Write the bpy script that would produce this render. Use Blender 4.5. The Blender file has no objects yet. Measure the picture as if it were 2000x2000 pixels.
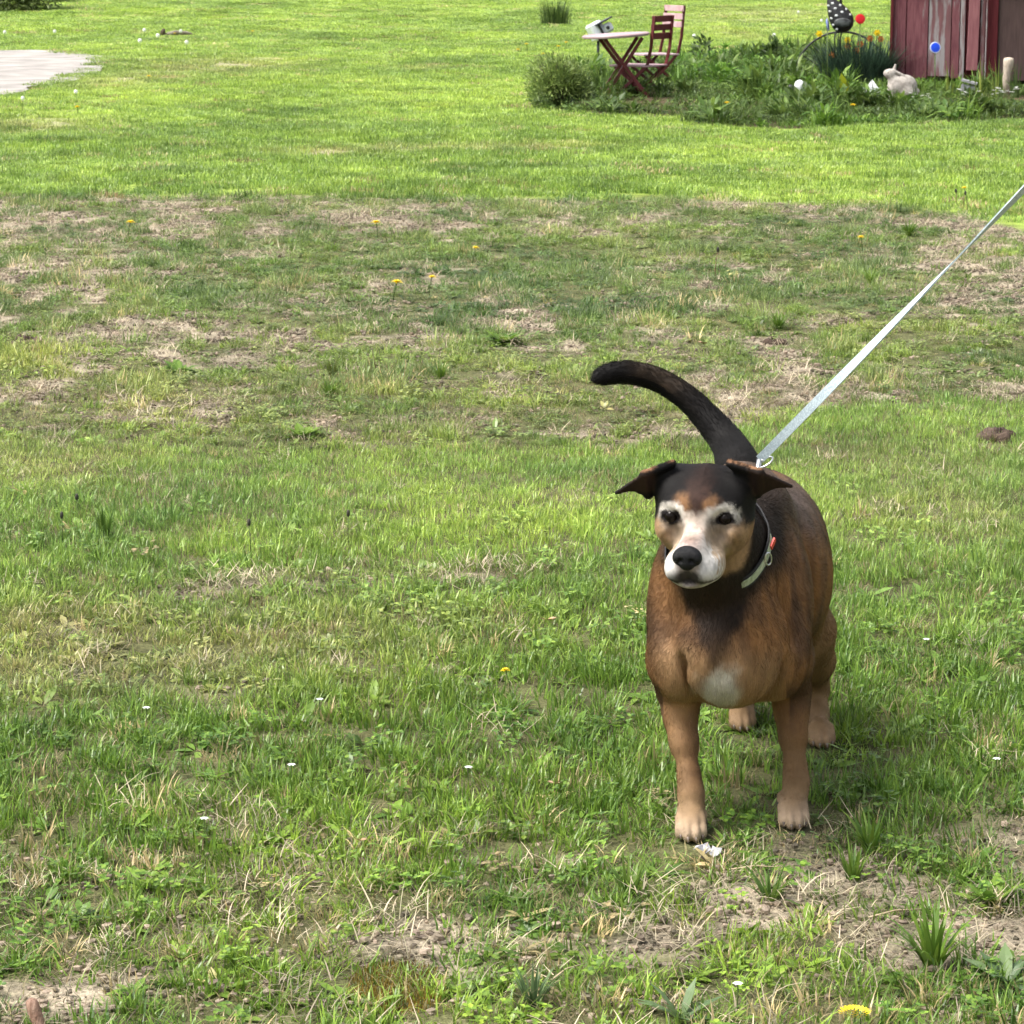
import bpy, math, random
import numpy as np
from mathutils import Vector, Matrix

random.seed(7)
rng = np.random.default_rng(11)
scene = bpy.context.scene
COL = scene.collection

# ------------------------------------------------------------------ camera, sky, sun, exposure
CAM_H, FPX, PITCH = 1.393, 5500.0, math.radians(11.43)      # focal length in pixels of the 2000 px photograph
cam_data = bpy.data.cameras.new('camera')
cam = bpy.data.objects.new('camera', cam_data)
COL.objects.link(cam)
cam.location = (0, 0, CAM_H)
cam.rotation_euler = (math.radians(90) - PITCH, 0, 0)
cam_data.sensor_width = 36.0
cam_data.lens = FPX / 2000 * 36.0
cam_data.clip_start = 0.05
cam_data.clip_end = 3000
cam_data.dof.use_dof = True
cam_data.dof.focus_distance = 4.3
cam_data.dof.aperture_fstop = 45
scene.camera = cam

SUN_EL, SUN_AZ = math.radians(60), math.radians(-108)          # azimuth from +Y towards +X (negative: from the left)
world = bpy.data.worlds.new('World')
scene.world = world
world.use_nodes = True
wn, wl = world.node_tree.nodes, world.node_tree.links
wn.clear()
sky = wn.new('ShaderNodeTexSky')
sky.sky_type = 'NISHITA'
sky.sun_disc = False
sky.sun_elevation = SUN_EL
sky.sun_rotation = SUN_AZ
sky.air_density = 1.0
sky.dust_density = 4.0
sky.ozone_density = 1.0
hs = wn.new('ShaderNodeHueSaturation')
hs.inputs['Saturation'].default_value = 0.30                   # bright overcast: almost white light
bg = wn.new('ShaderNodeBackground')
bg.inputs['Strength'].default_value = 0.125
wo = wn.new('ShaderNodeOutputWorld')
wl.new(sky.outputs[0], hs.inputs['Color'])
wl.new(hs.outputs[0], bg.inputs[0])
wl.new(bg.outputs[0], wo.inputs[0])

sun_data = bpy.data.lights.new('sun', 'SUN')
sun_data.energy = 2.7
sun_data.angle = math.radians(26)
sun_data.color = (1.0, 0.95, 0.87)
sun = bpy.data.objects.new('sun', sun_data)
COL.objects.link(sun)
sdir = Vector((math.sin(SUN_AZ) * math.cos(SUN_EL), math.cos(SUN_AZ) * math.cos(SUN_EL), math.sin(SUN_EL)))
sun.rotation_euler = sdir.to_track_quat('Z', 'Y').to_euler()
sun.location = (-4, 6, 12)

scene.view_settings.view_transform = 'Standard'
scene.view_settings.look = 'None'
scene.view_settings.exposure = 1.16
scene.view_settings.gamma = 1.0
scene.view_settings.use_curve_mapping = False
scene.render.engine = 'CYCLES'
cy = scene.cycles
cy.max_bounces = 6
cy.diffuse_bounces = 3
cy.glossy_bounces = 2
cy.transmission_bounces = 4
cy.transparent_max_bounces = 6
cy.caustics_reflective = False
cy.caustics_refractive = False
cy.use_denoising = True
cy.use_adaptive_sampling = True
cy.adaptive_threshold = 0.03

# ------------------------------------------------------------------ helpers
CP, SP = math.cos(PITCH), math.sin(PITCH)

def W(u, v, Y):
    """the point at ground distance Y that the photograph shows at pixel (u, v) of its 2000 px frame"""
    a, b = (u - 1000) / FPX, (v - 1000) / FPX
    dy = CP - b * SP
    dz = -SP - b * CP
    t = Y / dy
    return np.array([a * t, Y, CAM_H + dz * t])

def G(u, v):
    """point on flat ground"""
    a, b = (u - 1000) / FPX, (v - 1000) / FPX
    dy = CP - b * SP
    dz = -SP - b * CP
    t = -CAM_H / dz
    return np.array([a * t, dy * t, 0.0])

def gy(v):
    return G(1000, v)[1]

def lin(r, g, b):
    o = []
    for c in (r, g, b):
        c /= 255.0
        o.append(c / 12.92 if c <= 0.04045 else ((c + 0.055) / 1.055) ** 2.4)
    return tuple(o)

def smooth(a, b, x):
    t = np.clip((x - a) / (b - a), 0, 1)
    return t * t * (3 - 2 * t)

def hash2(ix, iy, s):
    h = (ix.astype(np.int64) * 374761393 + iy.astype(np.int64) * 668265263 + s * 1274126177) & 0xFFFFFFFF
    h = ((h ^ (h >> 13)) * 1274126177) & 0xFFFFFFFF
    h = (h ^ (h >> 16)) & 0xFFFFFFFF
    return h / 4294967295.0

def vnoise(x, y, s=0):
    x = np.asarray(x, float); y = np.asarray(y, float)
    ix, iy = np.floor(x), np.floor(y)
    fx, fy = x - ix, y - iy
    fx = fx * fx * (3 - 2 * fx); fy = fy * fy * (3 - 2 * fy)
    a, b = hash2(ix, iy, s), hash2(ix + 1, iy, s)
    c, d = hash2(ix, iy + 1, s), hash2(ix + 1, iy + 1, s)
    return (a + (b - a) * fx) * (1 - fy) + (c + (d - c) * fx) * fy

def fbm(x, y, s=0, o=4):
    x = np.asarray(x, float); y = np.asarray(y, float)
    r, amp, tot = 0, 1.0, 0.0
    for i in range(o):
        r = r + amp * vnoise(x * 2 ** i + 17.3 * i, y * 2 ** i - 9.1 * i, s + i * 31)
        tot += amp
        amp *= 0.55
    return r / tot

def gh(x, y):
    """ground height"""
    x = np.asarray(x, float); y = np.asarray(y, float)
    near = 0.016 * (fbm(x * 1.6, y * 1.6, 3, 3) - 0.5) * smooth(4.9, 6.0, y + np.abs(x - 0.4) * 0.6)
    mid = 0.05 * (fbm(x * 0.7, y * 0.7, 5, 3) - 0.5) * smooth(7.5, 10, y)
    far = 0.35 * (fbm(x * 0.10, y * 0.13, 8, 2) - 0.5) * smooth(30, 45, y)
    return near + mid + far

def new_mat(name):
    m = bpy.data.materials.new(name)
    m.use_nodes = True
    nt = m.node_tree
    bs = nt.nodes['Principled BSDF']
    return m, nt, bs

def node(nt, kind, **kw):
    n = nt.nodes.new(kind)
    for k, v in kw.items():
        if k.startswith('_'):
            setattr(n, k[1:], v)
        else:
            n.inputs[k.replace('__', ' ')].default_value = v
    return n

def noise_mat(name, c1, c2, scale=20, rough=0.7, bump=0.0, bscale=80, detail=4, lo=0.35, hi=0.65, metallic=0.0, stretch=None, spec=0.4):
    m, nt, bs = new_mat(name)
    L = nt.links
    tc = node(nt, 'ShaderNodeTexCoord')
    src = tc.outputs['Object']
    if stretch:
        mp = node(nt, 'ShaderNodeMapping')
        mp.inputs['Scale'].default_value = stretch
        L.new(src, mp.inputs[0]); src = mp.outputs[0]
    nz = node(nt, 'ShaderNodeTexNoise', Scale=scale, Detail=detail)
    L.new(src, nz.inputs['Vector'])
    cr = node(nt, 'ShaderNodeValToRGB')
    cr.color_ramp.elements[0].position = lo; cr.color_ramp.elements[1].position = hi
    cr.color_ramp.elements[0].color = (*c1, 1); cr.color_ramp.elements[1].color = (*c2, 1)
    L.new(nz.outputs[0], cr.inputs[0]); L.new(cr.outputs[0], bs.inputs['Base Color'])
    bs.inputs['Roughness'].default_value = rough
    bs.inputs['Metallic'].default_value = metallic
    bs.inputs['Specular IOR Level'].default_value = spec
    if bump:
        n2 = node(nt, 'ShaderNodeTexNoise', Scale=bscale, Detail=4)
        L.new(src, n2.inputs['Vector'])
        bp = node(nt, 'ShaderNodeBump', Strength=bump, Distance=0.01)
        L.new(n2.outputs[0], bp.inputs['Height']); L.new(bp.outputs[0], bs.inputs['Normal'])
    return m

def make_mesh(name, verts, faces, mat=None, smooth_=False, attrs=None):
    me = bpy.data.meshes.new(name)
    me.from_pydata([tuple(map(float, v)) for v in verts], [], [tuple(map(int, f)) for f in faces])
    if mat: me.materials.append(mat)
    if smooth_:
        me.polygons.foreach_set('use_smooth', [True] * len(me.polygons))
    if attrs:
        for an, av in attrs.items():
            av = np.asarray(av, np.float32)
            if av.ndim == 1:
                at = me.attributes.new(an, 'FLOAT', 'POINT'); at.data.foreach_set('value', av)
            else:
                at = me.attributes.new(an, 'FLOAT_COLOR', 'POINT')
                if av.shape[1] == 3: av = np.concatenate([av, np.ones((len(av), 1), np.float32)], 1)
                at.data.foreach_set('color', av.ravel())
    me.update()
    return me

def link(name, me, parent=None, loc=None, rot=None):
    o = bpy.data.objects.new(name, me)
    COL.objects.link(o)
    if parent: o.parent = parent
    if loc is not None: o.location = tuple(map(float, loc))
    if rot is not None: o.rotation_euler = rot
    return o

def tag(o, label=None, cat=None, group=None, kind=None):
    if label: o['label'] = label
    if cat: o['category'] = cat
    if group: o['group'] = group
    if kind: o['kind'] = kind
    return o

def thing(name, label, cat, loc, rz=0.0, group=None):
    o = bpy.data.objects.new(name, None)
    o.empty_display_size = 0.1
    COL.objects.link(o)
    o.location = tuple(map(float, loc)); o.rotation_euler = (0, 0, rz)
    return tag(o, label, cat, group)

class MB:
    def __init__(s): s.v, s.f, s.a = [], [], []
    def add(s, vs, fs, a=0.5):
        n = len(s.v)
        s.v.extend([tuple(map(float, q)) for q in vs]); s.f.extend([tuple(i + n for i in f) for f in fs])
        s.a.extend([a] * len(vs))
        return s
    def box(s, c, size, M=None, bev=0.0, a=0.5):
        x, y, z = (q / 2 for q in size)
        if bev > 0:
            b = min(bev, x * .9, y * .9, z * .9)
            vs, fs = [], []
            # bevelled box: three rectangles rings merged (24 verts)
            def q(sx, sy, sz, ax):
                p = [sx * x, sy * y, sz * z]
                for k in range(3):
                    if k != ax: p[k] -= (1 if p[k] > 0 else -1) * b
                return tuple(p)
            idx = {}
            for sx in (-1, 1):
                for sy in (-1, 1):
                    for sz in (-1, 1):
                        for ax in range(3):
                            idx[(sx, sy, sz, ax)] = len(vs); vs.append(q(sx, sy, sz, ax))
            for ax in range(3):
                o1, o2 = [k for k in range(3) if k != ax]
                for sg in (-1, 1):
                    ring = []
                    for (p1, p2) in ((-1, -1), (1, -1), (1, 1), (-1, 1)):
                        sg3 = [0, 0, 0]; sg3[ax] = sg; sg3[o1] = p1; sg3[o2] = p2
                        ring.append(idx[(*sg3, ax)])
                    flip = (sg > 0) == (ax == 1)
                    fs.append(ring[::-1] if flip else ring)
            for ax in range(3):          # edges along ax
                o1, o2 = [k for k in range(3) if k != ax]
                for p1 in (-1, 1):
                    for p2 in (-1, 1):
                        A = [0, 0, 0]; A[o1] = p1; A[o2] = p2
                        Am = A[:]; Am[ax] = -1; Ap = A[:]; Ap[ax] = 1
                        fs.append([idx[(*Am, o1)], idx[(*Ap, o1)], idx[(*Ap, o2)], idx[(*Am, o2)]])
            for sx in (-1, 1):
                for sy in (-1, 1):
                    for sz in (-1, 1):
                        fs.append([idx[(sx, sy, sz, k)] for k in range(3)])
        else:
            vs = [(sx * x, sy * y, sz * z) for sz in (-1, 1) for sy in (-1, 1) for sx in (-1, 1)]
            fs = [(0, 2, 3, 1), (4, 5, 7, 6), (0, 1, 5, 4), (2, 6, 7, 3), (0, 4, 6, 2), (1, 3, 7, 5)]
        if M is not None: vs = [M @ Vector(q) for q in vs]
        vs = [(q[0] + c[0], q[1] + c[1], q[2] + c[2]) for q in vs]
        return s.add(vs, fs, a)
    def bar(s, p, q, w, t, up=(0, 0, 1), a=0.5):
        p, q = Vector(p), Vector(q)
        d = q - p; L = d.length; d.normalize()
        x = d.cross(Vector(up))
        if x.length < 1e-4: x = d.cross(Vector((1, 0, 0)))
        x.normalize(); z = x.cross(d)
        M = Matrix((x, d, z)).transposed()
        return s.box((p + q) / 2, (w, L, t), M, 0.002, a)
    def tube(s, path, rad, n=8, cap=True, a=0.5):
        path = [Vector(p) for p in path]
        if not hasattr(rad, '__len__'): rad = [rad] * len(path)
        vs, fs = [], []
        prev = None
        for i, p in enumerate(path):
            d = (path[min(i + 1, len(path) - 1)] - path[max(i - 1, 0)]).normalized()
            if prev is None:
                x = d.cross(Vector((0.3, 0.2, 1)))
                if x.length < 1e-3: x = d.cross(Vector((1, 0, 0)))
            else:
                x = prev - d * prev.dot(d)
            x.normalize(); prev = x; y = d.cross(x)
            for k in range(n):
                an = 2 * math.pi * k / n
                vs.append(p + (x * math.cos(an) + y * math.sin(an)) * rad[i])
        m = len(path)
        for i in range(m - 1):
            for k in range(n):
                fs.append((i * n + k, i * n + (k + 1) % n, (i + 1) * n + (k + 1) % n, (i + 1) * n + k))
        if cap:
            fs.append(tuple(range(n))[::-1]); fs.append(tuple((m - 1) * n + k for k in range(n)))
        return s.add(vs, fs, a)
    def ell(s, c, r, n=14, m=8, M=None, a=0.5, jit=0.0):
        vs, fs = [], []
        for i in range(m + 1):
            th = math.pi * i / m
            for k in range(n):
                ph = 2 * math.pi * k / n
                j = 1 + (random.uniform(-jit, jit) if jit else 0)
                q = Vector((math.sin(th) * math.cos(ph) * r[0] * j, math.sin(th) * math.sin(ph) * r[1] * j, math.cos(th) * r[2] * j))
                if M is not None: q = M @ q
                vs.append(q + Vector(c))
        for i in range(m):
            for k in range(n):
                fs.append((i * n + k, (i + 1) * n + k, (i + 1) * n + (k + 1) % n, i * n + (k + 1) % n))
        return s.add(vs, fs, a)
    def lathe(s, prof, n=20, c=(0, 0, 0), a=0.5):
        vs, fs = [], []
        for (r, z) in prof:
            for k in range(n):
                an = 2 * math.pi * k / n
                vs.append((c[0] + r * math.cos(an), c[1] + r * math.sin(an), c[2] + z))
        for i in range(len(prof) - 1):
            for k in range(n):
                fs.append((i * n + k, i * n + (k + 1) % n, (i + 1) * n + (k + 1) % n, (i + 1) * n + k))
        fs.append(tuple(range(n))[::-1]); fs.append(tuple((len(prof) - 1) * n + k for k in range(n)))
        return s.add(vs, fs, a)
    def blade(s, base, az, h, lean, w, segs=3, curl=0.6, a=0.5, tipw=0.0, mid=None, fold=0.0):
        """curved tapering blade; lean = horizontal reach / length"""
        bx, by, bz = base
        dx, dy = math.cos(az), math.sin(az)
        px, py = -dy, dx
        vs, fs = [], []
        x = y = 0.0; z = 0.0
        ang = lean * (1 - curl)
        for i in range(segs + 1):
            t = i / segs
            ww = w * (1 - t ** 1.6) + tipw if mid is None else w * (math.sin(math.pi * min(1, (t * 0.96 + 0.04)) ** mid) * 0.95 + 0.05)
            if i == segs and tipw == 0 and mid is None:
                vs.append((bx + dx * x, by + dy * x, bz + z))
            else:
                vs.append((bx + dx * x + px * ww / 2, by + dy * x + py * ww / 2, bz + z))
                vs.append((bx + dx * x - px * ww / 2, by + dy * x - py * ww / 2, bz + z + fold * ww))
            ang = lean * (1 - curl) + lean * curl * 2 * t
            x += h / segs * math.sin(ang); z += h / segs * math.cos(ang)
        for i in range(segs):
            if i == segs - 1 and tipw == 0 and mid is None:
                fs.append((2 * i, 2 * i + 1, 2 * i + 2))
            else:
                fs.append((2 * i, 2 * i + 1, 2 * i + 3, 2 * i + 2))
        return s.add(vs, fs, a)
    def leaf(s, base, d, up, L, w, a=0.5, bend=0.2):
        """flat pointed oval leaf of six faces"""
        base, d, up = Vector(base), Vector(d).normalized(), Vector(up)
        x = d.cross(up)
        if x.length < 1e-4: x = d.cross(Vector((1, 0, 0)))
        x.normalize(); nrm = x.cross(d)
        vs = [base]
        for t, ww in ((0.3, 0.85), (0.65, 0.9)):
            c = base + d * (L * t) - nrm * (bend * L * t * t)
            vs += [c + x * (w / 2 * ww) + nrm * w * 0.08, c, c - x * (w / 2 * ww) + nrm * w * 0.08]
        vs.append(base + d * L - nrm * (bend * L))
        fs = [(0, 1, 2), (0, 2, 3), (1, 4, 5, 2), (2, 5, 6, 3), (4, 7, 5), (5, 7, 6)]
        return s.add(vs, fs, a)
    def mesh(s, name, mat, smooth_=False):
        return make_mesh(name, s.v, s.f, mat, smooth_, {'bv': s.a})
    def build(s, name, mat, parent=None, smooth_=False, loc=None, rot=None):
        return link(name, s.mesh(name, mat, smooth_), parent, loc, rot)

# ------------------------------------------------------------------ materials for plants and soil
def foliage_mat(name, col=None, var=0.5, transl=0.35, rough=0.45, tip=None, spec=0.35):
    """leaf: colour from the instance (col is None) or constant, varied blade by blade"""
    m, nt, bs = new_mat(name)
    L = nt.links
    at = node(nt, 'ShaderNodeAttribute', _attribute_name='bv')
    if col is None:
        ca = node(nt, 'ShaderNodeAttribute', _attribute_name='col', _attribute_type='INSTANCER')
        c_out = ca.outputs['Color']
    else:
        rgb = node(nt, 'ShaderNodeRGB'); rgb.outputs[0].default_value = (*col, 1)
        c_out = rgb.outputs[0]
    mr = node(nt, 'ShaderNodeMapRange')
    mr.inputs['To Min'].default_value = 1 - var; mr.inputs['To Max'].default_value = 1 + var
    L.new(at.outputs['Fac'], mr.inputs['Value'])
    hsv = node(nt, 'ShaderNodeHueSaturation')
    hm = node(nt, 'ShaderNodeMapRange')
    hm.inputs['To Min'].default_value = 0.515; hm.inputs['To Max'].default_value = 0.480
    L.new(at.outputs['Fac'], hm.inputs['Value'])
    L.new(hm.outputs[0], hsv.inputs['Hue'])
    L.new(mr.outputs[0], hsv.inputs['Value'])
    L.new(c_out, hsv.inputs['Color'])
    L.new(hsv.outputs[0], bs.inputs['Base Color'])
    bs.inputs['Roughness'].default_value = rough
    bs.inputs['Specular IOR Level'].default_value = spec
    tr = node(nt, 'ShaderNodeBsdfTranslucent')
    L.new(hsv.outputs[0], tr.inputs['Color'])
    mx = node(nt, 'ShaderNodeMixShader', Fac=transl)
    L.new(bs.outputs[0], mx.inputs[1]); L.new(tr.outputs[0], mx.inputs[2])
    out = nt.nodes['Material Output']
    L.new(mx.outputs[0], out.inputs['Surface'])
    return m

M_GRASS = foliage_mat('grass_blade', None, 0.45, 0.40, 0.36, None, 0.5)
M_STRAW = foliage_mat('dry_straw', None, 0.35, 0.2, 0.6)

# ------------------------------------------------------------------ zones of the yard (metres; x right, y away)
def poly_mask(x, y, poly):
    inside = np.zeros(np.shape(x), bool)
    n = len(poly)
    for i in range(n):
        x1, y1 = poly[i][:2]; x2, y2 = poly[(i + 1) % n][:2]
        c = ((y1 > y) != (y2 > y))
        with np.errstate(divide='ignore', invalid='ignore'):
            inside ^= c & (x < (x2 - x1) * (y - y1) / (y2 - y1 + 1e-12) + x1)
    return inside

BED = [G(u, v) for u, v in ((1040, 214), (1090, 222), (1180, 226), (1300, 226), (1350, 240), (1480, 250), (1600, 254),
                            (1720, 250), (1850, 243), (2000, 232), (2300, 226), (2300, 120), (1745, 128), (1600, 118), (1480, 108),
                            (1380, 104), (1310, 112), (1200, 150), (1100, 160), (1040, 180))]
SAND = [G(u, v) for u, v in ((-700, 92), (-300, 92), (0, 97), (80, 98), (150, 104), (205, 114), (222, 122), (205, 134), (160, 150), (90, 170),
                             (40, 184), (0, 194), (-200, 240), (-500, 280), (-900, 280))]

def blob(x, y, u, v, ru, rv):
    """1 at the ground point seen at (u, v), fading out ru pixels across and rv pixels along the photograph"""
    c = G(u, v)
    rx = ru * c[1] / FPX
    ry = abs(G(u, v - rv)[1] - G(u, v + rv)[1]) / 2
    d = ((x - c[0]) / rx) ** 2 + ((y - c[1]) / ry) ** 2
    return np.exp(-d)

def zones(x, y):
    """dict of smooth masks"""
    e = 0.35 * (fbm(x * 1.1, y * 1.1, 21, 3) - 0.5)
    xr = x / np.maximum(y, 1) * FPX / 1000          # -1..1 across the picture
    e = e + 0.5 * (fbm(x * 0.5, y * 0.5, 23, 2) - 0.5) + 0.3 * (fbm(x * 4, y * 4, 25, 2) - 0.5)
    yl = 7.75 + 0.95 * smooth(0.2, 0.9, xr) + 0.3 * smooth(-0.3, -1, xr) + e * 1.0
    yu = 15.7 - 0.6 * smooth(0.2, 0.8, xr) - 1.6 * smooth(0.75, 1.1, xr) + e * 0.9
    weedy = smooth(yl - 0.10, yl + 0.25, y) * (1 - smooth(yu - 0.15, yu + 0.25, y))
    fore = 1 - smooth(3.9, 4.55, y + 1.2 * (fbm(x * 2.2, y * 2.2, 33, 3) - 0.5) + 0.12 * (xr < 0) - 0.10 * smooth(0, 1, xr))
    far = smooth(yu - 0.1, yu + 0.4, y)
    lawn = np.clip(1 - weedy - far - fore, 0, 1)
    n1 = fbm(x * 3.0, y * 2.2, 41, 4)
    n2 = fbm(x * 9.0, y * 7.0, 47, 3)
    n3 = fbm(x * 0.9, y * 0.7, 51, 3)
    bare = weedy * smooth(0.485, 0.645, 0.38 * n1 + 0.58 * n2 + 0.40 * (n3 - 0.5) + 0.03)
    n4 = fbm(x * 5.0, y * 5.0, 61, 4)
    bare = np.maximum(bare, fore * smooth(0.50, 0.72, 0.6 * n4 + 0.4 * n2 + 0.10 * smooth(-0.3, 0.8, xr)))
    spots = (blob(x, y, 420, 1150, 90, 18) * 0.8 + blob(x, y, 900, 1125, 110, 12) * 0.7 + blob(x, y, 620, 1130, 140, 14) * 0.45 + blob(x, y, 460, 1360, 80, 14) * 0.7
             + blob(x, y, 760, 1310, 90, 12) * 0.4 + blob(x, y, 430, 130, 150, 16) * 0.9 + blob(x, y, 240, 160, 90, 14) * 0.7 + blob(x, y, 60, 245, 120, 16) * 0.8
             + blob(x, y, 620, 297, 110, 6) * 0.9 + blob(x, y, 850, 288, 190, 7) * 0.7 + blob(x, y, 1080, 283, 110, 5) * 0.7 + blob(x, y, 1440, 60, 60, 16) * 0.55
             + blob(x, y, 1500, 25, 150, 10) * 0.5 + blob(x, y, 820, 135, 60, 5) * 0.7 + blob(x, y, 930, 355, 60, 5) * 0.4 + blob(x, y, 1560, 350, 50, 5) * 0.6
             + blob(x, y, 1640, 425, 110, 8) * 0.5 + blob(x, y, 1120, 975, 50, 10) * 0.4)
    bare = np.maximum(bare, np.clip(spots * (0.35 + 1.3 * n2), 0, 1) * 0.9)
    dry = np.clip(blob(x, y, 150, 1310, 420, 60) + 0.7 * blob(x, y, 560, 1240, 420, 70) + blob(x, y, 60, 1230, 200, 50) + 0.6 * blob(x, y, 1850, 1000, 200, 60)
                  + 0.7 * blob(x, y, 80, 900, 220, 50) + 0.5 * blob(x, y, 1750, 900, 240, 30) + spots, 0, 1)
    return dict(weedy=weedy, fore=fore, far=far, lawn=lawn, bare=bare, dry=dry, n1=n1, n2=n2, n3=n3, xr=xr)

# ------------------------------------------------------------------ ground sheet
def build_ground():
    ys = [-80, -40, -15, -5, 0, 1.5, 2.4, 2.8]
    y = 3.0
    while y < 100:
        ys.append(y); y *= 1.0062
    ys += [110, 130, 170, 240, 400, 800]
    ys = np.array(ys)
    s = np.concatenate([[-40, -12, -4, -1.5, -0.8, -0.5, -0.42], np.linspace(-0.36, 0.36, 280), [0.42, 0.5, 0.8, 1.5, 4, 12, 40]])
    S, Y = np.meshgrid(s, ys)
    X = S * (np.maximum(Y, 0) * 0.9 + 1.4)
    Z = gh(X, Y)
    z = zones(X, Y)
    det = (np.abs(S) < 0.37) & (Y > 2.9) & (Y < 30)
    rough_ = 0.014 * (fbm(X * 14, Y * 14, 71, 3) - 0.5) * (0.4 + z['bare'])
    bed = poly_mask(X, Y, BED)
    sand = poly_mask(X, Y, SAND)
    Z = Z + np.where(det, rough_, 0) - np.where(sand, 0.02, 0)
    thatch = np.array([0.090, 0.092, 0.040])
    soil = np.array([0.305, 0.258, 0.192])
    fars = np.array([0.21, 0.28, 0.055])
    mulch = np.array([0.075, 0.055, 0.032])
    col = thatch[None, None] * (1 - z['far'][..., None]) + fars[None, None] * z['far'][..., None]
    b = z['bare'][..., None] * (0.75 + 0.5 * z['n2'][..., None])
    tn = fbm(X * 2.0, Y * 2.0, 77, 3)[..., None]
    soilv = soil * (0.6 + 0.7 * tn)
    col = col * (1 - np.clip(b, 0, 1)) + soilv * np.clip(b, 0, 1)
    col = np.where(bed[..., None], mulch * (0.5 + tn), col)
    ny, nx = S.shape
    V = np.stack([X, Y, Z], -1).reshape(-1, 3)
    i = np.arange(ny * nx).reshape(ny, nx)
    F = np.stack([i[:-1, :-1], i[:-1, 1:], i[1:, 1:], i[1:, :-1]], -1).reshape(-1, 4)
    m, nt, bs = new_mat('soil_and_thatch')
    L = nt.links
    at = node(nt, 'ShaderNodeAttribute', _attribute_name='gcol')
    tc = node(nt, 'ShaderNodeTexCoord')
    n1 = node(nt, 'ShaderNodeTexNoise', Scale=130, Detail=6)
    n2 = node(nt, 'ShaderNodeTexNoise', Scale=9, Detail=5)
    L.new(tc.outputs['Object'], n1.inputs['Vector']); L.new(tc.outputs['Object'], n2.inputs['Vector'])
    ad = node(nt, 'ShaderNodeMath', _operation='ADD'); L.new(n1.outputs[0], ad.inputs[0]); L.new(n2.outputs[0], ad.inputs[1])
    mr = node(nt, 'ShaderNodeMapRange')
    for k, q in (('From Min', 0.65), ('From Max', 1.35), ('To Min', 0.25), ('To Max', 1.8)): mr.inputs[k].default_value = q
    L.new(ad.outputs[0], mr.inputs['Value'])
    mu = node(nt, 'ShaderNodeVectorMath', _operation='SCALE')
    L.new(at.outputs['Color'], mu.inputs[0]); L.new(mr.outputs[0], mu.inputs['Scale'])
    L.new(mu.outputs[0], bs.inputs['Base Color'])
    bs.inputs['Roughness'].default_value = 0.95
    bs.inputs['Specular IOR Level'].default_value = 0.15
    bp = node(nt, 'ShaderNodeBump', Strength=0.7, Distance=0.012)
    L.new(ad.outputs[0], bp.inputs['Height']); L.new(bp.outputs[0], bs.inputs['Normal'])
    me = make_mesh('ground', V, F, m, True, {'gcol': np.clip(col, 0, 1).reshape(-1, 3)})
    tag(link('ground', me), kind='structure')
    # sandy drive, a sheet a little above the soil with a frayed edge
    P = np.array(SAND)[:, :2]
    out = []
    for a, b_ in zip(P, np.roll(P, -1, 0)):
        n = max(2, int(np.linalg.norm(b_ - a) / 0.12))
        for t in np.linspace(0, 1, n, endpoint=False):
            q = a + (b_ - a) * t
            d = np.array([b_[1] - a[1], a[0] - b_[0]]); d /= np.linalg.norm(d) + 1e-9
            q = q + d * 0.5 * (fbm(q[0] * 1.3, q[1] * 1.3, 5, 3) - 0.5)
            out.append((q[0], q[1], float(gh(q[0], q[1])) + 0.012))
    ms = noise_mat('pale_sand', (0.22, 0.205, 0.19), (0.36, 0.335, 0.31), 2.5, 0.95, 0.6, 30, 8)
    cx = np.mean(np.array(out), 0)
    # triangulated fan-free sheet: grid points inside the outline
    me = make_mesh('drive', out, [tuple(range(len(out)))], ms)
    tag(link('sand_drive', me), kind='structure')
build_ground()

# ------------------------------------------------------------------ grass scattered as instances
def proto_collection(name, meshes):
    c = bpy.data.collections.new(name)
    for k, me in enumerate(meshes):
        o = bpy.data.objects.new('%s_%02d' % (name, k), me)
        c.objects.link(o)
    return c

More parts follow.
